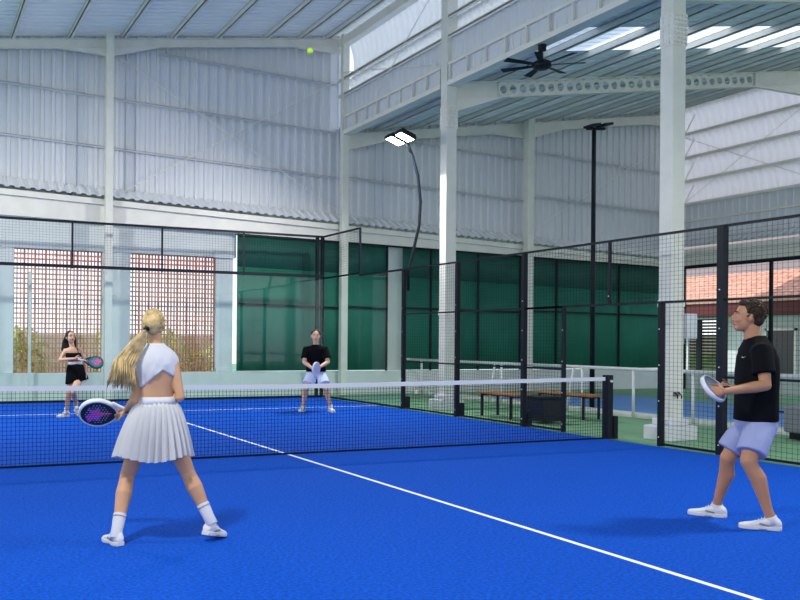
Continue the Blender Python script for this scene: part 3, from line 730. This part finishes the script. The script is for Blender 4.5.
def padel_racket(label, c, L, N, face, rim, pat, s=1.0, grip='black', group=None):
    """c centre of the head, L = direction from handle to tip, N = normal of the face"""
    L = L.normalized(); N = (N-L*N.dot(L)).normalized(); Wd = L.cross(N)
    t = thing('padel_racket', label, 'racket', c)
    def ringpts(a, bb, z, n=32):
        out = []
        for k in range(n):
            q = 2*PI*k/n; x = math.cos(q); y = math.sin(q)
            y2 = y*(1.0 if y > 0 else 1.12); w_ = x*(1 if y > -.2 else 1-.18*(-y-.2))
            out.append(c+Wd*(w_*a*s)+L*(y2*bb*s)+N*z)
        return out
    b = MB(); b.loft([ringpts(.117, .122, -.017*s), ringpts(.117, .122, .017*s)]); b.build('face', face, t)
    b = MB(); A = ringpts(.129, .134, -.016*s); B = ringpts(.132, .137, 0); C = ringpts(.129, .134, .016*s); D = ringpts(.116, .121, .019*s); E_ = ringpts(.116, .121, -.019*s)
    n = 32; b.add(E_+A+B+C+D, [(j*n+k, j*n+(k+1) % n, ((j+1) % 5)*n+(k+1) % n, ((j+1) % 5)*n+k) for j in range(5) for k in range(n)]); b.build('rim', rim, t, smooth=True)
    b = MB()   # throat bridges and handle
    for k in (-1, 1): b.tube([c+Wd*k*.085*s-L*.115*s, c+Wd*k*.045*s-L*.165*s, c+Wd*k*.014*s-L*.205*s], [.014*s, .014*s, .014*s], 8, rnd=True)
    b.build('throat', rim, t, smooth=True)
    b = MB(); b.tube([c-L*.19*s, c-L*.33*s], [(.016*s, .014*s), (.016*s, .014*s)], 10, rnd=True, wide=Wd); b.build('handle', M[grip], t, smooth=True)
    b = MB(); b.tube([c-L*.325*s, c-L*.345*s], [.02*s, .02*s], 12); b.build('butt_cap', rim, t)
    b = MB()
    for i in range(-4, 5):
        for j in range(-4, 5):
            x = i*.021; y = j*.021+(.0105 if i % 2 else 0)
            if x*x+y*y > .092**2: continue
            for k in (-1, 1):
                o = c+Wd*x*s+L*y*s+N*(k*.0176*s); b.add([o+(Wd*math.cos(a)+L*math.sin(a))*.0052*s for a in [PI/4*m for m in range(8)]], [tuple(range(8)) if k > 0 else tuple(range(7, -1, -1))])
    b.build('holes', M['rdot'], t)
    if pat:
        b = MB(); rnd = random.Random(3)
        for k in (-1, 1):
            for q, (m_, w_) in enumerate(pat):
                pass
            z = .0172*s*k
            pts = [(-.085, .07), (-.05, .035), (-.07, .0), (-.03, -.02), (0, -.06), (.02, -.02), (.07, -.01), (.035, .02), (.06, .065), (.01, .045), (-.02, .09)]
            b.add([c+Wd*x*s+L*y*s+N*z for x, y in pts], [tuple(range(len(pts)))])
        b.build('graphic', M[pat[0][0]], t)
        b = MB()
        for k in (-1, 1):
            z = .0174*s*k
            b.add([c+Wd*x*s+L*y*s+N*z for x, y in ((-.006, -.10), (.006, -.10), (.018, .0), (.004, .05), (-.012, .0))], [(0, 1, 2, 3, 4)])
        b.build('stripe', M[pat[1][0]], t)
    return t

def vdir(u, v):   # horizontal direction from camera to a pixel column
    d = FW+RR*((u-CX)/FPX); d.z = 0; return d.normalized()

# ------------------------------------------------ blonde woman, near left, from behind
def near_woman():
    w0 = 6.30; f = vdir(155, 400); r = V((f.y, -f.x, 0)); up = V((0, 0, 1))
    p = thing('person', 'blonde woman with ponytail in white crop top and pleated skirt, seen from behind', 'person', (-2.68, -4.0, 0))
    A = (r*.97+f*.22).normalized(); B = (f*.97-r*.22).normalized()      # shoulders turned slightly
    pel = at(156, 420, w0); wst = at(156.5, 397, w0); chest = at(157.5, 372, w0); sh = at(156.5, 354, w0+.0); nb = at(155.5, 346, w0+.0)
    hd = at(154, 325.5, w0+.01)
    b = MB()
    torso(b, [(at(156,434,w0), .10, A, .08, B), (pel, .165, A, .115, B), (at(156.5,408,w0), .145, A, .10, B), (wst, .126, A, .085, B), (at(157,386,w0), .125, A, .088, B),
              (chest, .142, A, .098, B), (at(157.5,361,w0), .150, A, .092, B), (sh, .125, A, .070, B), (nb, .065, A, .055, B)])
    b.tube([nb, at(154.5,334,w0+.01)], [.052, .048], 14, rnd=True)
    head_parts(b, hd, f*1+r*.25-up*.05, up, .96)
    # arms
    sl_, sr = at(141,360.5,w0-.02), at(172.8,360,w0+.02)
    el, er = at(134.5,401,w0-.06), at(180.2,397,w0-.02)
    hl = at(126.5,409.5,w0+.15); hr = at(166,396,w0+.24)
    for a, e, h, k in ((sl_, el, hl, -1), (sr, er, hr, 1)):
        b.tube([lerp(chest+A*k*.05+up*.07, a, .3), a, lerp(a, e, .3), lerp(a, e, .7), e], [.045, .044, .040, .036, .033], 12, rnd=True)
        b.tube([e, lerp(e, h, .3), lerp(e, h, .75), h], [.034, .036, .026, .022], 12, rnd=True)
    hand_parts(b, hl, (-r*.9+f*.35-up*.25), -up*.6+f*.5, .9, 1.7, 1)
    hand_parts(b, hr, (-r*.7+f*.6), -up, .9, 1.3, 1)
    # legs
    hipL, hipR = at(145.5,428,w0), at(168.5,428,w0); kL, kR = at(127.5,475,w0+.05), at(187.5,472,w0+.05); aL, aR = at(116.6,532,w0-.16), at(209.3,518,w0-.02)
    for h, k, a in ((hipL, kL, aL), (hipR, kR, aR)):
        ax = (a-k).normalized(); bk = -f
        b.tube([h, lerp(h, k, .35), lerp(h, k, .75), k, lerp(k, a, .12), lerp(k, a, .33)+bk*.012, lerp(k, a, .6), lerp(k, a, .85), a], [.092, .080, .063, .054, .053, .060, .047, .034, .033], 16, rnd=True)
    b.build('body', M['skin'], p, smooth=True, remesh=.0052, sm=4)
    # feet
    dl = (f*.85-r*.45).normalized(); dr = (f*.75+r*.62).normalized()
    shoe(p, aL, V(dl), .245, .98); shoe(p, aR, V(dr), .245, .98, tilt=.22)
    for a, k in ((aL, kL), (aR, kR)):
        t = lerp(a, k, .31); q = (k-a).normalized(); a0 = a-q*.05
        b = MB(); b.tube([a0, lerp(a0, t, .4), t], [.042, .040, .046], 18); o = b.build('sock', M['cloth'], p, smooth=True, bevel=.003)
        b = MB(); b.tube([t-q*.028, t-q*.020], [.0470, .0472], 18); b.build('stripe', M['grey'], o)
    # skirt: pleated cone
    b = MB(); n = 116; rows = 16; rings = []
    wc = at(156.8, 402, w0); hc = at(153.8, 456, w0)
    for j in range(rows+1):
        q = j/rows; c = lerp(wc, hc, q); ra = .138+(.272-.138)*q**.62; rb = .108+(.225-.108)*q**.66
        ring = []
        for k in range(n):
            t = 2*PI*k/n; fl = (k % 4)/4.0; pl = (1+(-.13+.20*(0 if k % 4 == 0 else (1.0 if k % 4 == 1 else .62 if k % 4 == 2 else .3)))*min(1, .25+q*1.1))
            wv = 1+.035*q*math.sin(5*t+1)+.02*q*math.sin(9*t)
            z = -.018*q*math.sin(3*t+.6)-.008*q*(k % 4 == 0)
            ring.append(c+A*(ra*pl*wv*math.cos(t))+B*(rb*pl*wv*math.sin(t))+up*z)
        rings.append(ring)
    b.loft(rings, caps=False); sk = b.build('skirt', M['skirt'], p, solid=.004)
    b = MB(); torso(b, [(at(157,403.5,w0), .142, A, .110, B), (at(157,396.5,w0), .127, A, .094, B)], 40, caps=False); b.build('waistband', M['cloth'], sk, smooth=True, solid=.006)
    # crop top with an open inverted V at the back
    b = MB(); n = 72; rows = 14; rings = []
    prof = [(386.5, .1330, .0960), (380, .138, .100), (372, .1500, .1060), (364, .157, .105), (358, .152, .096), (353, .128, .082), (349.5, .100, .072), (346.5, .074, .064), (343.5, .062, .058)]
    def pr(y):
        for (y0, a0, b0), (y1, a1, b1) in zip(prof, prof[1:]):
            if y <= y0 and y >= y1: q = (y0-y)/(y0-y1); return a0+(a1-a0)*q, b0+(b1-b0)*q
        return prof[0][1:] if y > prof[0][0] else prof[-1][1:]
    for j in range(rows+1):
        ring = []
        for k in range(n):
            t = 2*PI*k/n; back = max(0, -math.sin(t)); sx = math.cos(t)
            ybot = 387
            if math.sin(t) < .05:
                xo = sx*19
                ybot = 369.5+ (abs(xo-2.0)*.92 if xo < 2 else abs(xo-2.0)*.66)
                ybot = min(ybot, 387)
            y = ybot+(343.5-ybot)*j/rows; a_, b_ = pr(y)
            fold = 1+.03*math.sin(6*t+j*.55)*(1-j/rows)+.02*math.sin(11*t-j*.8)*(1-j/rows)+.012*math.sin(17*t+j)
            ring.append(at(157.2-(347-y)*.0 if y > 350 else 157.2-(350-y)*.25, y, w0)+A*(a_*fold*math.cos(t))+B*(b_*fold*math.sin(t)))
        rings.append(ring)
    b.loft(rings, caps=False); b.build('crop_top', M['cloth'], p, smooth=True, solid=.006)
    # hair: cap with combed strands and a long windblown ponytail
    hf = (f*1+r*.25).normalized(); hr_ = V((hf.y, -hf.x, 0))
    b = MB(); hc = hd+up*.022-hf*.012
    b.ell(hc+up*.004-hf*.006, hr_*.079, hf*.092, up*.093, 24, 16); b.ell(hc-up*.035-hf*.045, hr_*.058, hf*.045, up*.055, 20, 12)
    hair = b.build('hair', M['blond'], p, smooth=True, remesh=.006, sm=3)
    tie = at(147.0, 328.5, w0-.085)
    b = MB(); rnd = random.Random(5)
    for i in range(130):      # combed strands running to the tie
        th = rnd.uniform(-1.3, 2.6); ph = rnd.uniform(-.2, 1.25)
        d = (hr_*math.cos(th)*math.cos(ph)-hf*math.sin(th)*math.cos(ph)*.9+up*math.sin(ph))
        st = hc+V((0,0,.002))+ hr_*d.dot(hr_)*.082+hf*d.dot(hf)*.097+up*d.dot(up)*.097
        pts = []
        for q in (0, .2, .4, .6, .8, 1):
            x = lerp(st, tie, q); e = x-hc; g = math.sqrt((e.dot(hr_)/.083)**2+(e.dot(hf)/.098)**2+(e.dot(up)/.098)**2); 
            if g < 1: e = e/g
            pts.append(hc+e if q < .95 else tie)
        b.tube(pts, [.0035, .005, .0055, .0055, .005, .004], 5)
    b.build('combed_strands', M['blond'], hair, smooth=True)
    b = MB(); n_ = 150
    for i in range(n_):
        a = rnd.uniform(0, 6.28); q = rnd.random()**.5; sx = math.cos(a)*q; sy = math.sin(a)*q
        mid = at(136+sx*7+2*sy, 347+sy*6, w0-.14+sx*.03); 
        ex = 106+ (sx+1)*.5*31; ey = 388-(sx+1)*.5*-7-abs(sy)*14+rnd.uniform(-4, 3)
        m2 = at(124+sx*10+2*sy, 366+sy*8+sx*2, w0-.17+sy*.03); en = at(ex, ey, w0-.18+sy*.05)
        pts = [tie+up*.004*sy, lerp(tie, mid, .45)+up*.012*(1-abs(sx)), mid, m2, lerp(m2, en, .55)+up*rnd.uniform(-.006, .006), en]
        b.tube(pts, [.005, .0065, .0072, .006, .0042, .0012], 5)
    b.build('ponytail', M['blond'], hair, smooth=True)
    b = MB(); d = (at(140,340,w0-.12)-tie).normalized(); b.tube([tie-d*.010, tie+d*.012], [.021, .021], 14); b.build('hair_tie', M['black'], hair, smooth=True)
    face_parts(p, hd, f*1+r*.25-up*.05, up, .96, M['blond'], M['lip'])
    # racket
    c = at(97.5, 412.5, w0+.13)
    N = (-f*.74-up*.62+r*.05)
    padel_racket('padel racket with white rim and dotted purple face, held by the blonde woman', c, (-r*.999-up*.03), N, M['rblack'], M['white'], [('rpurple', 1), ('rpink', 1)], s=1.0)
near_woman()

# ------------------------------------------------ near man at the right, profile to the left
def near_man():
    w0 = 7.05; v = vdir(755, 400); r = V((v.y, -v.x, 0)); up = V((0, 0, 1))
    p = thing('person', 'dark-haired man in black t-shirt and lavender shorts gazing up, in profile at the right', 'person', (1.75, -5.05, 0))
    F_ = (-r*.93-v*.36).normalized(); S_ = V((F_.y, -F_.x, 0))           # facing, his right side (away from camera)
    if S_.dot(v) < 0: S_ = -S_
    b = MB()
    hd = at(747.6, 317.0, w0); hf = (-r*.97-v*.14+up*.10).normalized()
    torso(b, [(at(756,432,w0), .11, S_, .09, F_), (at(756,418,w0), .165, S_, .115, F_), (at(756.5,400,w0), .15, S_, .105, F_), (at(757,380,w0), .165, S_, .12, F_), (at(757,362,w0), .185, S_, .125, F_),
              (at(756.5,350,w0), .18, S_, .105, F_), (at(755.5,343,w0), .12, S_, .08, F_)])
    b.tube([at(756,347,w0), at(752.6,337,w0), at(751.5,326,w0)], [.072, .063, .062], 16, rnd=True)
    head_parts(b, hd, hf, up, 1.12, 1.15)
    # arms: near (left) arm and far (right) arm
    sL = at(762,352,w0-.17); eL = at(765.5,385.5,w0-.24); hL = at(725,391.5,w0-.30)
    sR = at(748,352,w0+.19); eR = at(748,386,w0+.22); hR = at(733,388.5,w0+.06)
    for s_, e, h in ((sL, eL, hL), (sR, eR, hR)):
        b.tube([lerp(at(756,350,w0), s_, .5), s_, lerp(s_, e, .35), lerp(s_, e, .75), e], [.062, .060, .052, .045, .042], 14, rnd=True)
        b.tube([e, lerp(e, h, .25), lerp(e, h, .7), h], [.043, .046, .034, .027], 14, rnd=True)
    hand_parts(b, hL, (-r*.98-up*.0+v*.05), (v*.9-up*.25), 1.0, .75, -1, .1)
    hand_parts(b, hR, (-r*.7-v*.5), (-v*.5+up*.3), 1.0, 1.7, 1)
    # legs
    hipF, hipN = at(751,427,w0+.09), at(760,427,w0-.09)
    kF, kN = at(727.5,458,w0+.12), at(748,461,w0-.20); aF, aN = at(717.0,505,7.30), at(771,518,6.80)
    for h, k, a, kk in ((hipF, kF, aF, 1), (hipN, kN, aN, 1)):
        b.tube([h, lerp(h, k, .4), lerp(h, k, .8), k-F_*.005], [.098, .086, .066, .062], 16, rnd=True)
        b.ell(k+F_*.022, S_*.046, F_*.036, up*.052)
        ax = (k-a).normalized(); bk = -(F_-ax*F_.dot(ax)).normalized()
        b.tube([k, lerp(k, a, .12)+bk*.006, lerp(k, a, .32)+bk*.022, lerp(k, a, .58)+bk*.010, lerp(k, a, .85), a-ax*.03], [.058, .056, .062, .048, .036, .038], 16, rnd=True)
    b.build('body', M['skinm'], p, smooth=True, remesh=.0052, sm=4)
    shoe(p, aF+F_*.0, (-r*.97+v*.1), .30, 1.05); shoe(p, aN, (-r*.97-v*.05), .30, 1.05)
    for a, k in ((aF, kF), (aN, kN)):
        q = (k-a).normalized(); b = MB(); b.tube([a-q*.05, a+q*.012], [.044, .043], 16); b.build('sock', M['cloth'], p, smooth=True)
    # shirt
    b = MB()
    torso(b, [(at(755.5,420.5,w0), .205, S_, .150, F_), (at(756,410,w0), .205, S_, .148, F_), (at(756.3,392,w0), .205, S_, .146, F_), (at(757,372,w0), .212, S_, .148, F_), (at(757.3,358,w0), .205, S_, .138, F_),
              (at(757,349,w0), .185, S_, .115, F_), (at(756,342,w0), .12, S_, .092, F_), (at(755.6,338.5,w0), .084, S_, .080, F_), (at(756.6,335.5,w0), .070, S_, .066, F_)], 32)
    for s_, e, k in ((sL, eL, .66), (sR, eR, .66)):
        b.tube([lerp(at(757,352,w0), s_, .35), s_, lerp(s_, e, .35), lerp(s_, e, k)], [.085, .080, .080, .086], 18)
    b.build('t_shirt', M['bshirt'], p, smooth=True, remesh=.009, sm=3)
    b = MB(); lg = at(741.5, 357, w0-.20)
    # small white logo on the chest
    base = at(742, 356.6, w0)+F_*0
    c0 = at(757, 357, w0)+F_*.128-S_*.095
    tn = (F_*.75-S_*.66).normalized(); tr = up.cross(tn).normalized()
    pts = [(-.017, -.001), (-.008, -.007), (.018, .005), (-.006, -.002), (-.014, .004)]
    b.add([c0+tn*.018+tr*x+up*y for x, y in pts], [tuple(range(5))])
    b.build('chest_mark', M['white'], p, solid=.002)
    # shorts
    b = MB()
    torso(b, [(at(756,414,w0), .178, S_, .135, F_), (at(756,425,w0), .19, S_, .145, F_), (at(755.5,435,w0), .17, S_, .13, F_)], 28)
    b.tube([at(754,424,w0+.09), at(738,440,w0+.11), at(730,450.5,w0+.12)], [.105, .112, .108], 20)
    b.tube([at(761,424,w0-.09), at(755,442,w0-.15), at(751,453.5,w0-.18)], [.110, .112, .110], 20)
    b.build('shorts', M['shorts'], p, smooth=True, remesh=.009, sm=3)
    # hair
    hr_ = hf.cross(up).normalized(); hu = hr_.cross(hf); s = 1.12
    b = MB(); hc = hd+hu*.022*s-hf*.012*s
    b.ell(hc+hu*.022-hf*.022, hr_*.092, hf*.096, hu*.096, 24, 16); b.ell(hc-hu*.030-hf*.056, hr_*.079, hf*.056, hu*.070, 20, 12)
    b.ell(hc+hu*.082+hf*.042, hr_*.064, hf*.050, hu*.034, 16, 10)
    hair = b.build('hair', M['brown'], p, smooth=True, remesh=.007, sm=2)
    b = MB(); rnd = random.Random(8)
    for i in range(240):
        a = rnd.uniform(0, 6.28); e = rnd.uniform(-.5, 1.5); d = hr_*math.cos(a)*math.cos(e)+hf*math.sin(a)*math.cos(e)+hu*math.sin(e)
        if d.dot(hf) > .35 and e < .75: continue
        st = hc+hu*.018-hf*.020+hr_*d.dot(hr_)*.092+hf*d.dot(hf)*.096+hu*d.dot(hu)*.095
        tg = (hf*rnd.uniform(-.3, 1)+hr_*rnd.uniform(-.7, .7)-hu*.5); tg = (tg-d*tg.dot(d)).normalized()
        b.tube([st-d*.004, st+tg*.012+d*.007, st+tg*.026+d*.007], [.005, .006, .002], 5)
    b.build('curls', M['brown'], hair, smooth=True)
    face_parts(p, hd, hf, up, 1.12, M['brown'], M['lip'])
    L = (-r*.36-v*.93).normalized(); Wd = (r*.50-up*.80-v*.34); Wd = (Wd-L*Wd.dot(L)).normalized()
    padel_racket('padel racket with grey face and pale rim, held by the man at right', at(713, 388.5, w0-.20), L, L.cross(Wd), M['rgrey'], M['rwhite'], None, s=.92)
near_man()

# ------------------------------------------------ far man, crouching, facing the camera
def far_man():
    w0 = 17.75; v = vdir(316, 380); r = V((v.y, -v.x, 0)); up = V((0, 0, 1)); F_ = (-v+r*.05).normalized()
    p = thing('person', 'man in black t-shirt and pale blue shorts crouching beyond the net', 'person', (3.1, 5.8, 0))
    b = MB(); hd = at(315.6, 336.3, w0-.18); A = r
    torso(b, [(at(316,379,w0+.10), .12, A, .10, v), (at(316,373,w0+.08), .17, A, .12, v), (at(316,365,w0+.02), .16, A, .11, v), (at(316,356,w0-.04), .18, A, .12, v), (at(315.8,349.5,w0-.08), .185, A, .11, v), (at(315.8,345.5,w0-.1), .10, A, .08, v)])
    b.tube([at(315.8,346,w0-.1), at(315.6,339,w0-.12)], [.058, .052], 12, rnd=True)
    head_parts(b, hd, F_, up, 1.15)
    sL, sR = at(306.5,349.5,w0-.1), at(324.8,349.5,w0-.1); eL, eR = at(304.2,362,w0-.18), at(328.0,362,w0-.18); hL, hR = at(312,368.2,w0-.42), at(319,367.5,w0-.42)
    for s_, e, h in ((sL, eL, hL), (sR, eR, hR)):
        b.tube([lerp(at(315.8,349,w0-.1), s_, .5), s_, lerp(s_, e, .5), e], [.062, .058, .048, .042], 12, rnd=True)
        b.tube([e, lerp(e, h, .3), lerp(e, h, .75), h], [.043, .044, .031, .027], 12, rnd=True)
    hand_parts(b, hL, (r*.8-v*.4-up*.2), v, 1, 1.2, 1); hand_parts(b, hR, (-r*.8-v*.4-up*.2), v, 1, 1.2, -1)
    hl, hr = at(312,377,w0+.06), at(320.5,377,w0+.06); kl, kr = at(305.6,389,w0-.12), at(326.2,389,w0-.12); al, ar = at(303.0,407,w0+.02), at(330.5,407,w0-.02)
    for h, k, a in ((hl, kl, al), (hr, kr, ar)):
        b.tube([h, lerp(h, k, .5), k], [.095, .078, .060], 14, rnd=True)
        b.tube([k, lerp(k, a, .3)+v*.015, lerp(k, a, .65), a], [.058, .060, .043, .036], 14, rnd=True)
    b.build('body', M['skinf'], p, smooth=True, remesh=.008, sm=3)
    shoe(p, al, (-v*.9-r*.3), .29, 1.1); shoe(p, ar, (-v*.9+r*.3), .29, 1.1)
    for a in (al, ar):
        b = MB(); b.tube([a-up*.06, a+up*.05], [.045, .044], 12); b.build('sock', M['cloth'], p, smooth=True)
    b = MB()
    torso(b, [(at(316,371.5,w0+.06), .205, A, .15, v), (at(316,364,w0+.02), .20, A, .145, v), (at(316,356,w0-.04), .205, A, .145, v), (at(315.8,350,w0-.08), .20, A, .135, v), (at(315.8,346.5,w0-.1), .13, A, .10, v), (at(315.8,344.5,w0-.11), .075, A, .075, v)], 24)
    for s_, e in ((sL, eL), (sR, eR)): b.tube([lerp(at(315.8,350,w0-.1), s_, .4), s_, lerp(s_, e, .72)], [.09, .083, .088], 16)
    b.build('t_shirt', M['bshirt'], p, smooth=True, remesh=.012, sm=2)
    b = MB(); torso(b, [(at(316,369.5,w0+.08), .18, A, .135, v), (at(316,377,w0+.08), .19, A, .14, v)], 20)
    for h, k in ((hl, kl), (hr, kr)): b.tube([h+up*.03, lerp(h, k, .62)], [.12, .125], 16)
    b.build('shorts', M['pshorts'], p, smooth=True, remesh=.012, sm=2)
    b = MB(); hc = hd+up*.022; b.ell(hc+up*.030+v*.024, r*.092, v*.096, up*.088, 18, 12); b.ell(hc-up*.02+v*.05, r*.085, v*.06, up*.07, 16, 10); b.build('hair', M['brown'], p, smooth=True, remesh=.01, sm=2)
    face_parts(p, hd, F_, up, 1.15, M['brown'], M['lip'])
    padel_racket('pale padel racket held upright before the crouching far man', at(316.2, 368.6, w0-.50), (up*.95-v*.25-r*.05), (r*.80-v*.58), M['rpale'], M['white'], None, s=.98)
far_man()

# ------------------------------------------------ far woman at the left
def far_woman():
    w0 = 16.1; v = vdir(72, 380); r = V((v.y, -v.x, 0)); up = V((0, 0, 1)); F_ = (-v+r*.25).normalized()
    p = thing('person', 'dark-haired woman in black crop top and skirt beyond the net at left', 'person', (-1.7, 6.0, 0))
    A = (r*.97+v*.2).normalized(); B = (v*.97-r*.2).normalized(); b = MB(); hd = at(70.6, 337.4, w0-.02)
    torso(b, [(at(76,381,w0), .10, A, .08, B), (at(75.8,374,w0), .165, A, .115, B), (at(75.3,368,w0), .14, A, .10, B), (at(74.5,362,w0), .112, A, .08, B), (at(73.6,356,w0), .132, A, .10, B), (at(72.8,350.5,w0), .145, A, .085, B), (at(72.4,347.5,w0), .08, A, .06, B)])
    b.tube([at(72.4,348.5,w0), at(71.0,341,w0)], [.048, .046], 12, rnd=True)
    hf = (F_*.95+up*.12+r*.15); head_parts(b, hd, hf, up, 1.04)
    sl_, sr = at(65.5,350.5,w0), at(80,349.5,w0+.03); el, er = at(60.2,360,w0-.14), at(85.0,362.5,w0+.08); hl, hr = at(74.5,358.6,w0-.30), at(86.2,374.5,w0-.0)
    for s_, e, h in ((sl_, el, hl), (sr, er, hr)):
        b.tube([lerp(at(72.5,350.5,w0), s_, .5), s_, lerp(s_, e, .5), e], [.05, .045, .038, .033], 12, rnd=True)
        b.tube([e, lerp(e, h, .3), lerp(e, h, .75), h], [.034, .034, .025, .022], 12, rnd=True)
    hand_parts(b, hl, (r*.97-v*.1), (v*.8+up*.1), .9, 1.3, 1); hand_parts(b, hr, (-up*.97-v*.1), (-r), .9, .6, 1)
    hL, hR = at(72.5,378,w0), at(79.5,378,w0); kL, kR = at(69,393,w0-.10), at(73.5,392,w0-.33); aL, aR = at(66.5,411.5,w0-.0), at(76.0,404.5,w0+.12)
    for h, k, a in ((hL, kL, aL), (hR, kR, aR)):
        b.tube([h, lerp(h, k, .5), k], [.088, .072, .054], 14, rnd=True)
        b.tube([k, lerp(k, a, .3)+v*.01, lerp(k, a, .65), a], [.052, .056, .041, .033], 14, rnd=True)
    b.build('body', M['skinf'], p, smooth=True, remesh=.0075, sm=3)
    shoe(p, aL, (-v*.5-r*.8), .26, 1.08); shoe(p, aR, (-v*.8+r*.4), .25, 1.05, tilt=.5)
    b = MB(); b.tube([aL-up*.06, aL+up*.07], [.043, .041], 12); b.build('sock', M['cloth'], p, smooth=True)
    b = MB(); b.tube([aR-up*.05, aR+up*.06], [.043, .041], 12); b.build('sock', M['cloth'], p, smooth=True)
    b = MB(); torso(b, [(at(74.0,360.5,w0), .122, A, .092, B), (at(73.6,356,w0), .142, A, .112, B), (at(73.2,352.8,w0), .138, A, .098, B)], 28, caps=False); tp_ = b.build('crop_top', M['bshirt'], p, smooth=True, solid=.006)
    b = MB()
    for q in (-1, 1):
        for zz in (-1, 1): b.tube([at(73.0+q*4.6,353.5,w0)+B*zz*.095, at(72.8+q*3.8,347.5,w0)+B*zz*.03], .007, 6)
    b.build('strap', M['bshirt'], tp_)
    b = MB(); rings = []; n = 72
    for j in range(9):
        q = j/8; ring = []; c = lerp(at(75,363.5,w0), at(77.0,381.5,w0), q)
        for k in range(n):
            t = 2*PI*k/n; pl = 1+(.04 if k % 2 else -.02)*q
            ring.append(c+A*((.122+.078*q**.6)*pl*math.cos(t))+B*((.09+.085*q**.6)*pl*math.sin(t))+up*(.05*q*math.cos(t)))
        rings.append(ring)
    b.loft(rings, caps=False); sk = b.build('skirt', M['bshirt'], p, solid=.004)
    b = MB(); torso(b, [(at(75,364.6,w0), .128, A, .098, B), (at(74.9,362.2,w0), .121, A, .090, B)], 28, caps=False); b.build('waistband', M['cloth'], sk, smooth=True, solid=.005)
    b = MB(); hfn = hf.normalized(); hc = hd+up*.02; b.ell(hc+up*.012-hfn*.030, r*.090, v*.090, up*.100, 18, 12)
    b.tube([hc-hfn*.05, at(66.8,343,w0+.05), at(65,350,w0+.02), at(64.0,354.5,w0-.04)], [(.085, .05), (.085, .045), (.075, .04), (.03, .02)], 12, rnd=True, wide=r)
    b.tube([hc-hfn*.03+r*.06, at(74.5,343,w0+.05), at(75.5,349,w0+.08)], [(.04, .04), (.035, .03), (.02, .02)], 10, rnd=True, wide=r)
    b.build('hair', M['blackh'], p, smooth=True, remesh=.01, sm=2)
    face_parts(p, hd, hf, up, 1.04, M['blackh'], M['lip'])
    padel_racket('padel racket with teal and pink face, held out sideways by the far woman', at(96.0, 362.5, w0-.30), (r*.97-up*.18), (-v*.8+up*.6), M['rteal'], M['rblack'], [('rpink', 1), ('rpurple', 1)], s=1.0, grip='white')
far_woman()

# ball in the air
t = at(310, 51, 9.3)
b = MB(); b.ell(t, (.033,0,0), (0,.033,0), (0,0,.033), 20, 14)
o = tag(b.build('padel_ball', M['ball'], smooth=True), 'yellow-green padel ball flying high in front of the far wall', 'ball')
b = MB()
pts = [t+V((math.cos(a)*.9, math.sin(a)*.9, .45*math.sin(2*a))).normalized()*.0332 for a in [2*PI*k/40 for k in range(41)]]
b.tube(pts, .0012, 5); s_ = b.build('seam', M['white'], o)


# ================================================================== LIGHT
w = bpy.data.worlds.new('world'); SC.world = w; w.use_nodes = True; n = w.node_tree
bg = n.nodes['Background']; tc = n.nodes.new('ShaderNodeTexCoord'); sp = n.nodes.new('ShaderNodeSeparateXYZ'); cr = n.nodes.new('ShaderNodeValToRGB')
n.links.new(tc.outputs['Generated'], sp.inputs[0]); n.links.new(sp.outputs[2], cr.inputs[0]); n.links.new(cr.outputs[0], bg.inputs[0])
cr.color_ramp.elements[0].position = 0; cr.color_ramp.elements[0].color = (.92, .90, .97, 1)
cr.color_ramp.elements[1].position = .6; cr.color_ramp.elements[1].color = (.62, .78, 1, 1)
bg.inputs[1].default_value = 1.5
L = bpy.data.lights.new('sun', 'SUN'); L.energy = 3.0; L.angle = .02; L.color = (1, .95, .88)
o = bpy.data.objects.new('sun', L); COL.objects.link(o); o.rotation_euler = (math.radians(-10), math.radians(-40), 0)
# rows of hall lamps under the roof
vs = SC.view_settings; vs.view_transform = 'Standard'; vs.look = 'None'; vs.gamma = 1; vs.use_curve_mapping = False; vs.exposure = .03
